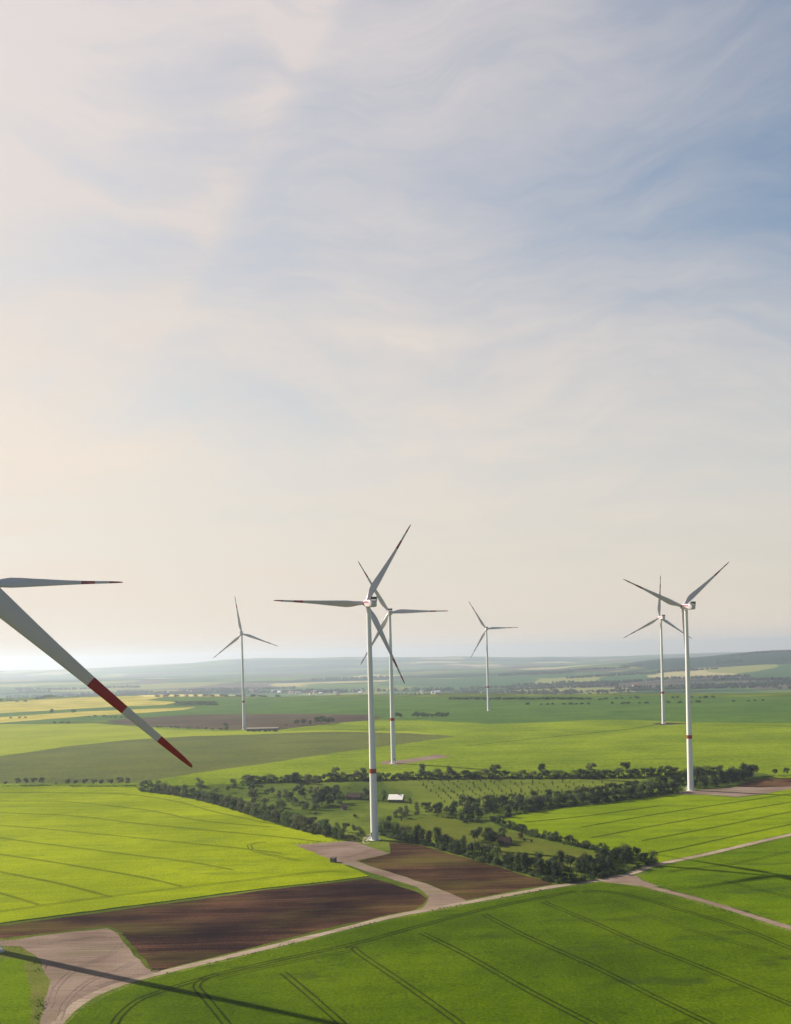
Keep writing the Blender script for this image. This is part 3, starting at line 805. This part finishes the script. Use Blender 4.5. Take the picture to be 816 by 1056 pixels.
# hedge under the bright field edge, left of tower
row([(147, 814.5), (180, 819.5), (215, 827), (250, 837), (280, 847), (320, 858), (352, 866)], 5.4, 6.5, 10, [(MD, 3), (OL, 2), (DK, .7)], [('dense', 3), ('round', 1)],
    'bushy green tree in the hedge curving along the bright green field', 'trees in the hedge round the left bright field', wide=1.1, jit=.3)
row([(200, 822), (235, 829), (262, 837), (300, 847), (330, 854), (372, 861)], 6.5, 5.5, 8.5, [(MD, 3), (OL, 2.2)], [('dense', 2), ('round', 2)],
    'bushy olive tree in the second line behind the curving hedge', 'trees in the second line of the curving hedge', wide=1.15, jit=.4)
grove([(150, 811), (255, 807), (330, 808), (340, 822), (330, 838), (300, 842), (262, 834), (225, 823), (185, 816)], 36, 5.5, 9.5, [(MD, 2), (OL, 3), (DK, 1)], [('round', 3), ('dense', 1)],
    'loose olive green tree in the open grove left of the middle tower', 'trees in the open grove left of the middle tower', mind=6.5, wide=1.1)
grove([(150, 812), (255, 808), (330, 809), (370, 812), (372, 855), (330, 848), (300, 844), (262, 836), (225, 825), (185, 817)], 38, 1.6, 3.4, [(MD, 2), (OL, 3), (DK, .6)], [('bush', 1)],
    'low shrub scattered in the rough meadow left of the middle turbine', 'shrubs scattered in the rough meadow', 'shrub', mind=4, wide=1.3)
grove([(325, 822), (352, 818), (356, 832), (340, 838), (325, 836)], 11, 8, 11, [(DK, 3), (MD, 1)], [('dense', 2), ('round', 2)], 'large dark tree in the clump beside the dark roofed barn', 'trees of the dark clump by the barn', mind=4.5, wide=1.15)
grove([(395, 846), (412, 838), (440, 838), (425, 845), (400, 851)], 12, 3.5, 6, [(OL, 2), (MD, 2)], [('round', 1), ('dense', 1)], 'small olive tree near the pale roofed house, in front of it', 'small trees in front of the pale roofed house', mind=3.5)
for (u, v, h, mk) in ((378, 825, 10, DK), (396, 826, 9, MD), (423, 829, 4.5, MD), (430, 833, 5, MD), (386, 832, 4, OL), (419, 836, 4.5, MD)):
    x, y = hit(u, v); tree(x, y, h, mk, 'dense', 'garden tree close around the pale roofed house', 'garden trees round the pale roofed house', wide=1.1)
grove([(432, 841), (445, 833), (480, 829), (508, 827), (560, 824), (600, 821), (600, 830), (560, 834), (530, 842), (502, 848), (480, 848), (455, 843)], 56, 6, 9.5, [(DK, 3), (MD, 2), (OL, .8)], [('dense', 2), ('round', 2)],
    'dark tree of the wood behind the pasture right of the pale roofed house', 'trees of the wood behind the pasture', mind=4.6, wide=1.15)
# dense double belt reaching the right tower
row([(545, 837), (566, 832.5), (600, 829.5), (634, 825.5), (669, 821), (700, 816.5)], 5.0, 7.5, 10, [(DK, 5), (MD, .7)], [('dense', 1)], 'dense dark tree in the front line of the belt left of the right turbine', 'front trees of the dark belt at right', wide=1.2, jit=.2)
row([(600, 822), (634, 817), (669, 812), (700, 808)], 5.2, 6.5, 8.5, [(DK, 4), (MD, 2)], [('dense', 1)], 'dense tree in the second line of the belt left of the right turbine', 'middle trees of the dark belt at right', wide=1.3, jit=.3)
row([(716, 812.5), (735, 811.5), (757, 807.5), (774, 803.5)], 5.0, 8, 11.5, [(DK, 5)], [('dense', 2), ('tall', 1)], 'dense dark tree in the belt just right of the right tower', 'trees of the dark belt right of the right tower', wide=1.15, jit=.3)
row([(700, 809), (735, 806.5), (757, 803.5), (774, 801)], 6, 8, 12, [(DK, 5)], [('dense', 2), ('tall', 1)], 'dark tree in the back line of the belt right of the right tower', 'back trees of the belt right of the right tower', wide=1.1, jit=.3)
for (u, v, h, lab) in ((778, 800, 10.5, 'round tree at the right end of the dark belt'), (799, 799.5, 6, 'left of two small lone trees right of the dark belt'), (811, 799.5, 6.5, 'right of two small lone trees right of the dark belt')):
    x, y = hit(u, v); tree(x, y, h, MD if h < 9 else DK, 'round', lab, None, wide=1.25)
# upper hedge line
row([(255, 807), (311, 806), (342, 805), (383, 804), (430, 803), (480, 802.5), (550, 802), (620, 802), (680, 800), (740, 797.5)], 4.0, 4.5, 8.5, [(DK, 2), (MD, 2), (OL, 1)], [('dense', 3), ('round', .8)],
    'tree in the long level hedge between orchard and the far green field', 'trees in the long upper hedge', wide=1.65, jit=.3)
row([(300, 804.5), (383, 803), (430, 802), (560, 801), (650, 799)], 26, 8.5, 12, [(MD, 2), (OL, 2), (DK, 1)], [('round', 1)], 'taller round tree standing up out of the long level hedge', 'taller trees in the long upper hedge', wide=1.15)
for (u, v, h) in ((19, 809.5, 6.5), (27, 809.3, 6.5), (35, 809.2, 7), (43, 809, 6.5), (70, 810, 6), (78, 810, 5.5), (88, 810, 6.5), (97, 810, 6), (105, 810, 6), (114, 810, 6), (124, 809.5, 7), (132, 809.5, 6.5), (6, 810, 4), (58, 810, 3)):
    x, y = hit(u, v); tree(x, y, h, pick([(MD, 1), (OL, 1)]), 'round', 'small round tree in the spaced row along the field edge at left', 'spaced trees along the left field edge', wide=1.2)
def under(px, spacing, label, group, mats=((DK, 2), (MD, 2))):
    row(px, spacing, 1.8, 3.8, list(mats), [('bush', 1)], label, group, 'shrub', jit=.5, wide=1.5)
under([(393, 861.5), (426, 869), (450, 874.5), (480, 883), (514, 892.5), (540, 900), (577, 910), (627, 903.5), (672, 891.5)], 2.6, 'low shrub at the foot of the tree row by the right brown field', 'shrubs under the right tree row')
under([(145, 815.5), (180, 820), (215, 827.5), (250, 837.5), (280, 847.5), (320, 858.5), (372, 866)], 2.8, 'low shrub at the foot of the hedge curving along the bright field', 'shrubs under the curving hedge', ((MD, 2), (OL, 1)))
under([(508, 848.5), (549, 861.5), (583, 870), (650, 886)], 3.0, 'low shrub in the thin hedge between pasture and bright right field', 'shrubs in the thin right hedge')
under([(480, 848), (506, 847), (545, 838), (600, 830), (634, 826), (669, 821.5), (697, 817.5)], 3.2, 'low shrub along the front edge of the dark belt at right', 'shrubs along the dark belt')
under([(250, 807.5), (311, 806.5), (383, 804.5), (480, 803), (620, 802.5), (740, 798)], 3.4, 'low shrub at the foot of the long level upper hedge', 'shrubs under the long upper hedge')
# orchard
for i in range(20):
    for j in range(9):
        u = 432 + i * 10.5 + j * 3.2 + random.uniform(-2, 2); v = 806 + j * 2.6 + random.uniform(-.8, .8) + i * .12
        if u > 640 - (j * 9): continue
        x, y = hit(u, v)
        tree(x, y, random.uniform(1.5, 2.7), pick([(MD, 2), (OL, 2)]), 'dense', 'small orchard tree planted in rows on the grass', 'small trees of the orchard', 'orchard_tree')
# far plain
x, y = hit(233, 753); tree(x, y, 12, MD, 'dense', 'round tree left of the left distant tower, at the ploughed field', None, wide=1.1)
row([(160, 750.3), (185, 751), (210, 752), (228, 753)], 12, 3, 5, [(MD, 1), (OL, 1)], [('bush', 1)], 'low bush in the broken line left of the left distant tower', 'bushes left of the left distant tower', 'bush', wide=1.3)
row([(256, 754.6), (275, 754.6), (286, 754.6)], 6, 3.0, 4.2, [(MD, 1), (DK, 1)], [('bush', 1)], 'low bush beside the long shed at the left distant tower', 'bushes beside the long shed', 'bush', wide=1.4)
for (u, v, h, mk) in ((306, 748, 9, OL), (313, 748.5, 12, OL), (320, 748, 8, OL), (327, 747, 12, MD), (333, 747, 13, MD), (338, 747, 12, MD), (343, 746, 9, OL), (295, 749, 5, OL)):
    x, y = hit(u, v); tree(x, y, h, mk, 'round', 'hazy tree in the copse at the right end of the far ploughed field', 'trees of the copse at the far ploughed field', wide=1.4)
for u in (410, 413, 428, 432, 437, 441, 446, 452, 457, 461):
    x, y = hit(u, 740.5); tree(x, y, random.uniform(7, 11), MD, 'round', 'hazy tree in the short line right of the second tower', 'trees in the short far line', wide=1.5)
for u in (183, 187, 191, 195, 199, 203, 207, 211, 215, 219, 222):
    x, y = hit(u, 727.3); tree(x, y, random.uniform(10, 13), MD, 'dense', 'hazy tree in the copse above the rapeseed, left of the left distant tower', 'trees of the copse above the rapeseed', wide=2)
for (u, v, h, l) in ((53.5, 736, 10, 'round lone tree on the rapeseed strip, left of two'), (76, 736, 9, 'round lone tree on the rapeseed strip, right of two')):
    x, y = hit(u, v); tree(x, y, h, DK, 'round', l, None, wide=1.4)
row([(12, 741), (27, 740.5)], 10, 4, 5, [(MD, 1)], [('bush', 1)], 'low bush in the short hedge at the far left edge of the rapeseed', 'bushes of the short far left hedge', 'bush', wide=1.4)
row([(58, 746), (70, 746)], 10, 4, 6, [(MD, 1)], [('bush', 1)], 'low bush at the top edge of the yellow green field', 'bushes above the yellow green field', 'bush', wide=1.4)
row([(94, 739.5), (112, 739.8), (140, 741)], 12, 4, 6, [(MD, 1)], [('bush', 1)], 'low bush at the left end of the far ploughed field', 'bushes at the far ploughed field', 'bush', wide=1.5)
row([(464, 721.2), (520, 721.4), (606, 721.2)], 9, 5, 7, [(DK, 1)], [('bush', 1)], 'dark bush in the long thin far hedge near the centre', 'bushes of the thin centre hedge', 'bush', wide=2.6)
row([(543, 727), (600, 726.5), (640, 726), (700, 725), (785, 723)], 11, 3.5, 6, [(DK, 1)], [('bush', 1)], 'dark bush in the broken hedge crossing the far plain at right', 'bushes of the broken hedge at right', 'bush', wide=1.6, gap=.25)
row([(612, 722), (650, 720.5), (700, 720), (760, 719.5)], 12, 3.5, 6, [(DK, 1)], [('bush', 1)], 'dark bush in the highest broken hedge of the far plain at right', 'bushes of the highest right hedge', 'bush', wide=1.6, gap=.35)
row([(-60, 726), (0, 723), (40, 721), (88, 718)], 24, 6, 10, [(MD, 1)], [('bush', 1)], 'hazy bush in the hedge above the rapeseed at far left', 'bushes above the rapeseed at far left', 'bush', wide=2)
row([(165, 719), (220, 718.3), (285, 719)], 24, 7, 11, [(MD, 1)], [('bush', 1)], 'hazy bush in the hedge along the pale strip at left', 'bushes along the pale strip', 'bush', wide=2)

def place_tree(t):
    _, x, y, h, wide, mk, shape, name, label, cat, group = t
    r = empty(name, (x, y, hgt(x, y)), random.uniform(0, 6.28))
    tag(r, label, cat, group)
    cm, tm, _, _ = random.choice(PR[(mk, shape)])
    sc = (h * wide, h * wide, h)
    c = bpy.data.objects.new('crown', cm); link(c, r); c.scale = sc
    k = bpy.data.objects.new('trunk', tm); link(k, r); k.scale = sc
TREES.sort(key=lambda t: -t[0])
ntree = nbush = 0; rest = {}
for t in TREES:
    if t[7] in ('bush', 'shrub'):
        if nbush < 295: nbush += 1; place_tree(t); continue
    else:
        if ntree < 298: ntree += 1; place_tree(t); continue
    rest.setdefault(t[5], []).append(t)
vs, fs, fm = [], [], []
mlist = list(rest)
for mi, mk in enumerate(mlist):
    for t in rest[mk]:
        _, x, y, h, wide, mk_, shape = t[:7]
        v, f = random.choice(PR[(mk, shape)])[2:4]
        step = 1 if h / y > .006 else 2
        a = random.uniform(0, 6.28); ca, sa = math.cos(a) * h * wide, math.sin(a) * h * wide; z0 = hgt(x, y); n0 = len(vs)
        nf = len(f) // step
        grow = 1 if step == 1 else 1.35
        for q in range(nf):
            fc = f[q]
            c = [sum(v[i][k] for i in fc) / 4 for k in range(3)]
            for i in fc:
                px, py, pz = (c[k] + (v[i][k] - c[k]) * grow for k in range(3))
                vs.append((x + px * ca - py * sa, y + px * sa + py * ca, z0 + pz * h))
            n1 = len(vs); fs.append((n1 - 4, n1 - 3, n1 - 2, n1 - 1)); fm.append(mi)
print('trees', ntree, 'bushes', nbush, 'rest', sum(len(r) for r in rest.values()), 'leaf faces', len(fs))
o = mesh_obj('distant_trees', vs, fs, [M[m] for m in mlist], None, fm)
tag(o, 'mass of smaller trees and bushes in the farther hedges, orchard and woods', 'trees', kind='stuff')

# far-off woods: belts of clumped foliage on the valley floor and hills
def far_woods():
    rnd = random.Random(5); vs, fs = [], []
    belts = []
    for _ in range(46):
        y = rnd.uniform(3300, 6500); k = rnd.uniform(-.5, .5); L = rnd.uniform(150, 900); a = rnd.uniform(-.25, .25)
        belts.append((k * y, y, L, a, rnd.uniform(10, 16), rnd.uniform(10, 60)))
    for i in range(26):
        belts.append((rnd.uniform(-1500, 300), rnd.uniform(3000, 3700), rnd.uniform(100, 500), rnd.uniform(-.1, .1), rnd.uniform(9, 14), 25))
    for (x, y, L, a, h, dp) in belts:
        n = int(L / 9 * (1 + dp / 40))
        for _ in range(n):
            t = rnd.uniform(-.5, .5) * L; d = rnd.uniform(-.5, .5) * dp
            px, py = x + t * math.cos(a), y + t * math.sin(a) + d
            z = hgt(px, py); hh = h * rnd.uniform(.6, 1.1); r = rnd.uniform(4, 8)
            for _ in range(14):
                q = Vector((rnd.gauss(0, 1), rnd.gauss(0, 1), rnd.gauss(0, 1))).normalized()
                c = Vector((px + q.x * r, py + q.y * r, z + hh * .55 + q.z * hh * .45))
                u_ = q.orthogonal().normalized() * 3.2; w_ = q.cross(u_).normalized() * 3.2
                n0 = len(vs); vs += [tuple(c - u_), tuple(c + w_), tuple(c + u_), tuple(c - w_)]; fs.append((n0, n0 + 1, n0 + 2, n0 + 3))
    o = mesh_obj('far_woods', vs, fs, M['leaf_dark'])
    tag(o, 'far-off hazy belts of woodland in the valley and on the hills', 'woods', kind='stuff')
far_woods()

# ------------------------------------------------------------------ buildings
def house(px, L, Wd, hw, hr, rot, wall, roof, name, label, cat='house', group=None, detail=True, chim=True):
    x, y = hit(*px) if isinstance(px, tuple) else px
    r = empty(name, (x, y, hgt(x, y)), rot); tag(r, label, cat, group)
    a, b = L / 2, Wd / 2
    v = [(-a, -b, -.6), (a, -b, -.6), (a, b, -.6), (-a, b, -.6), (-a, -b, hw), (a, -b, hw), (a, b, hw), (-a, b, hw), (-a, 0, hw + hr), (a, 0, hw + hr)]
    f = [(0, 1, 5, 4), (2, 3, 7, 6), (1, 2, 6, 9, 5), (3, 0, 4, 8, 7)]
    mesh_obj('wall', v, f, M[wall], r)
    ov = .5; t = .22; sl = hr / b
    mb = MB()
    for s in (-1, 1):
        e = b + ov; ze = hw + .06 - ov * sl
        q = [(-a - ov, s * e, ze), (a + ov, s * e, ze), (a + ov, 0, hw + .06 + hr), (-a - ov, 0, hw + .06 + hr)]
        mb.add(q + [(p[0], p[1], p[2] + t) for p in q], [(0, 1, 2, 3), (4, 5, 6, 7), (0, 1, 5, 4), (0, 3, 7, 4), (1, 2, 6, 5)])
    rf = mb.build('roof', M[roof], r)
    if chim:
        c = MB(); c.box(a * .3, a * .3 + .7, -.35, .35, hw + hr - .5, hw + hr + 1.1); c.build('chimney', M['roof_red'], rf)
    if detail:
        d = MB(); d.box(-.5, .5, -b - .06, -b + .02, 0, 2.05); d.build('door', M['wall_dark'], r)
        for wx in (-a * .6, a * .55):
            w = MB(); w.box(wx - .6, wx + .6, -b - .05, -b + .02, 1.0, 2.1); w.build('window', M['glass'], r)
    return r
house((409, 827), 9.5, 6.6, 2.3, 2.7, R(-14), 'wall_dark', 'roof_pale', 'house', 'small house with a pale shining roof among trees right of the middle turbine')
house((366, 824), 10, 7, 1.9, 2.4, R(-20), 'wall_dark', 'roof_brown', 'barn', 'low barn with a dark roof left of the middle tower', 'barn', chim=False)
house((521, 871), 5.5, 4.5, 1.7, 2.2, R(-20), 'wall_dark', 'roof_brown', 'shed', 'dark brown shed beside the tree clump on the pasture', 'shed', chim=False)
house((355, 835), 2.6, 2.4, 2.2, .9, R(10), 'wall_dark', 'roof_dark', 'hut', 'tiny dark hut in the meadow below the dark roofed barn', 'hut', chim=False, detail=False)
house((271, 753.0), 42, 8, 2.4, 1.2, R(-3), 'wall_dark', 'roof_grey', 'long_shed', 'long low farm shed with a pale roof right of the left distant tower', 'shed', chim=False)
# transformer cabin on the gravel
def cabin(px, label, rz=R(-30)):
    x, y = hit(*px); r = empty('transformer_cabin', (x, y, hgt(x, y)), rz); tag(r, label, 'transformer')
    b = MB(); b.box(-1.3, 1.3, -1.0, 1.0, -.3, 2.1); b.build('body', M['dark'], r)
    b = MB(); b.add([(-1.65, -1.25, 2.1), (1.65, -1.25, 2.1), (1.65, 1.25, 2.1), (-1.65, 1.25, 2.1), (-1.3, 0, 2.55), (1.3, 0, 2.55)],
                    [(0, 1, 5, 4), (1, 2, 5), (2, 3, 4, 5), (3, 0, 4), (3, 2, 1, 0)]); b.build('roof', M['roof_dark'], r)
    for s in (-.62, .62):
        d = MB(); d.box(s - .52, s + .52, -1.05, -1.0, .1, 1.95); d.build('door', M['wall_dark'], r)
cabin((344, 889), 'small dark transformer cabin at the corner of the gravel pad by the middle turbine')
# far village houses
rv = random.Random(11)
spots = [(rv.uniform(298, 350), rv.uniform(713.5, 716.5)) for _ in range(16)] + [(rv.uniform(225, 300), rv.uniform(711, 716)) for _ in range(8)] + [(rv.uniform(365, 455), rv.uniform(713, 716.5)) for _ in range(10)]
for u, v in spots:
    house((u, v), rv.uniform(12, 22), 10, 4.5, 4.5, rv.uniform(-.6, .6), 'roof_pale' if rv.random() < .6 else 'wall', 'roof_red' if rv.random() < .6 else 'roof_pale', 'house',
          'tiny hazy house of the far village on the horizon plain', 'house', 'houses of the far village', detail=False, chim=False)
for u, v in [(rv.uniform(652, 668), rv.uniform(707, 710)) for _ in range(6)]:
    house((u, v), rv.uniform(16, 24), 12, 5, 5, rv.uniform(-.6, .6), 'roof_pale', 'roof_red', 'house', 'tiny hazy house of the hamlet below the right hill', 'house', 'houses of the hamlet below the hill', detail=False, chim=False)

# ------------------------------------------------------------------ haze
HZ = MB(); HZ.box(-12500, 12500, -2600, 17600, -90, 200)
hz = HZ.build('haze', []) if False else mesh_obj('haze', HZ.v, HZ.f, [])
m = bpy.data.materials.new('haze_air'); m.use_nodes = True; nt = m.node_tree; nt.nodes.clear()
out = nt.nodes.new('ShaderNodeOutputMaterial'); pv = nt.nodes.new('ShaderNodeVolumePrincipled')
pv.inputs['Color'].default_value = (.57, .67, .80, 1); pv.inputs['Density'].default_value = 9e-5
pv.inputs['Anisotropy'].default_value = .46
nt.links.new(pv.outputs[0], out.inputs['Volume'])
hz.data.materials.append(m); tag(hz, 'thin pale haze in the air', 'haze', kind='stuff')

# ------------------------------------------------------------------ light
SUN_AZ = math.atan2(-.857, .515)   # clockwise from +Y, to the left ahead
SUN_EL = R(31.4)
sd = Vector((math.sin(SUN_AZ) * math.cos(SUN_EL), math.cos(SUN_AZ) * math.cos(SUN_EL), math.sin(SUN_EL)))
sl = bpy.data.lights.new('sun', 'SUN'); sl.energy = 5.0; sl.angle = R(.6); sl.color = (1.0, .90, .74)
so = bpy.data.objects.new('sun', sl); link(so); so.rotation_euler = sd.to_track_quat('Z', 'Y').to_euler(); so.location = (0, 0, 400)

w = bpy.data.worlds.new('World'); SC.world = w; w.use_nodes = True; nt = w.node_tree; nt.nodes.clear()
out = nt.nodes.new('ShaderNodeOutputWorld'); bg = nt.nodes.new('ShaderNodeBackground')
sky = nt.nodes.new('ShaderNodeTexSky'); sky.sky_type = 'NISHITA'; sky.sun_disc = False
sky.sun_elevation = SUN_EL; sky.sun_rotation = SUN_AZ; sky.altitude = 200; sky.air_density = 1.0; sky.dust_density = 2.0; sky.ozone_density = 1.5
tc = nt.nodes.new('ShaderNodeTexCoord'); dirv = tc.outputs['Generated']
def dot(v):
    n = nt.nodes.new('ShaderNodeVectorMath'); n.operation = 'DOT_PRODUCT'; nt.links.new(dirv, n.inputs[0]); n.inputs[1].default_value = v
    return n.outputs['Value']
sep = nt.nodes.new('ShaderNodeSeparateXYZ'); nt.links.new(dirv, sep.inputs[0])
el = mathn(nt, 'MAXIMUM', sep.outputs['Z'], 0.0)
# cloud layer coordinates
inv = mathn(nt, 'DIVIDE', 1.0, mathn(nt, 'ADD', el, .12))
sc_ = nt.nodes.new('ShaderNodeVectorMath'); sc_.operation = 'SCALE'; nt.links.new(dirv, sc_.inputs[0]); nt.links.new(inv, sc_.inputs['Scale'])
lay = mapping(nt, R(35), (1.0, 1.9, 0), sc_.outputs[0])
n1 = noise_n(nt, lay, .55, 7, .55)
wn = nt.nodes.new('ShaderNodeTexNoise'); wn.inputs['Scale'].default_value = .8; wn.inputs['Detail'].default_value = 3; nt.links.new(sc_.outputs[0], wn.inputs['Vector'])
wa = nt.nodes.new('ShaderNodeVectorMath'); wa.operation = 'MULTIPLY_ADD'; nt.links.new(wn.outputs['Color'], wa.inputs[0]); wa.inputs[1].default_value = (.6, .6, 0); nt.links.new(sc_.outputs[0], wa.inputs[2])
cx = nt.nodes.new('ShaderNodeCombineXYZ'); nt.links.new(sep.outputs['X'], cx.inputs[0]); nt.links.new(sep.outputs['Z'], cx.inputs[1]); nt.links.new(mathn(nt, 'MULTIPLY', sep.outputs['Y'], .25), cx.inputs[2])
wn2 = nt.nodes.new('ShaderNodeTexNoise'); wn2.inputs['Scale'].default_value = 3.2; wn2.inputs['Detail'].default_value = 4; nt.links.new(cx.outputs[0], wn2.inputs['Vector'])
wb = nt.nodes.new('ShaderNodeVectorMath'); wb.operation = 'MULTIPLY_ADD'; nt.links.new(wn2.outputs['Color'], wb.inputs[0]); wb.inputs[1].default_value = (.22, .22, 0); nt.links.new(cx.outputs[0], wb.inputs[2])
lay2 = mapping(nt, R(-17), (2.2, 8.5, 1), wb.outputs[0])
n2a = noise_n(nt, lay2, 1.0, 10, .60)
lay3 = mapping(nt, R(-24), (5.0, 26.0, 1), wb.outputs[0])
n2 = mathn(nt, 'MULTIPLY_ADD', noise_n(nt, lay3, 1.0, 8, .65), .35, mathn(nt, 'MULTIPLY', n2a, .65))
nn = mathn(nt, 'MULTIPLY_ADD', n1, .4, mathn(nt, 'MULTIPLY', n2, .6))
sund = dot(tuple(sd))
# contrail: soft streak along a great circle
def raydir(u, v):
    du, dv = u - U0, v - V0
    return Vector((du * CR - dv * SR, F, -du * SR - dv * CR)).normalized()
ca, cb = raydir(348, 0), raydir(150, 380)
cn = ca.cross(cb).normalized()
if cn.x < 0: cn = -cn
cd = mathn(nt, 'ADD', dot(tuple(cn)), mathn(nt, 'MULTIPLY', mathn(nt, 'SUBTRACT', n2, .5), .075))
def mr(src, a, b, c=0.0, d=1.0):
    n = nt.nodes.new('ShaderNodeMapRange'); n.interpolation_type = 'SMOOTHSTEP'; nt.links.new(src, n.inputs[0])
    for i_, x_ in enumerate((a, b, c, d)): n.inputs[i_ + 1].default_value = x_
    return n.outputs[0]
trail = mathn(nt, 'MULTIPLY', mr(cd, .021, -.009), mr(cd, -.06, -.002))
trail = mathn(nt, 'MULTIPLY', trail, mr(el, .20, .42, 0, 1))
thick = mathn(nt, 'MULTIPLY', el, mathn(nt, 'MULTIPLY_ADD', sund, -3.3, 2.66))
cov = mathn(nt, 'SUBTRACT', 1.0, thick)
amp = mathn(nt, 'MULTIPLY', mathn(nt, 'SUBTRACT', nn, .5), mr(el, .02, .35, .5, 2.5))
cov = mathn(nt, 'ADD', cov, amp)
cov = mathn(nt, 'ADD', cov, mathn(nt, 'MULTIPLY', mathn(nt, 'MULTIPLY', trail, mr(n2, .36, .58, .35, 1.0)), .22), clamp=True)
veil = ramp(nt, el, [(0, (.80, .70, .59)), (.20, (.80, .71, .615)), (.36, (.69, .635, .605)), (.6, (.67, .615, .61))])
gl = mathn(nt, 'MULTIPLY_ADD', mathn(nt, 'POWER', mathn(nt, 'MAXIMUM', sund, 0.0), 4.0), .24, 1.0)
gl = mathn(nt, 'MULTIPLY', mathn(nt, 'ADD', gl, mathn(nt, 'MULTIPLY', amp, .10)), .45)
vs_ = nt.nodes.new('ShaderNodeVectorMath'); vs_.operation = 'SCALE'; nt.links.new(veil, vs_.inputs[0]); nt.links.new(gl, vs_.inputs['Scale'])
sk = nt.nodes.new('ShaderNodeVectorMath'); sk.operation = 'SCALE'; nt.links.new(sky.outputs[0], sk.inputs[0]); sk.inputs['Scale'].default_value = .060
skc = mixc(nt, 1.0, sk.outputs[0], (.84, .98, .98), 'MULTIPLY')
colw = mixc(nt, cov, skc, vs_.outputs[0])
nt.links.new(colw, bg.inputs['Color']); bg.inputs['Strength'].default_value = 1.0
nt.links.new(bg.outputs[0], out.inputs['Surface'])

# ------------------------------------------------------------------ camera and view
cam = bpy.data.cameras.new('camera'); co = bpy.data.objects.new('camera', cam); link(co)
co.location = (0, 0, CZ)
co.matrix_world = Matrix.Translation((0, 0, CZ)) @ Matrix.Rotation(R(90), 4, 'X') @ Matrix.Rotation(-ROLL, 4, 'Z')
cam.sensor_fit = 'VERTICAL'; cam.sensor_height = 24; cam.lens = 24 * F / 1056
cam.shift_y = (V0 - 528) / 1056; cam.clip_start = 1; cam.clip_end = 40000
SC.camera = co
SC.view_settings.view_transform = 'Standard'; SC.view_settings.look = 'None'; SC.view_settings.gamma = 1
SC.view_settings.exposure = 1.15
SC.cycles.max_bounces = 5; SC.cycles.volume_bounces = 0; SC.cycles.use_denoising = True
SC.cycles.transparent_max_bounces = 8
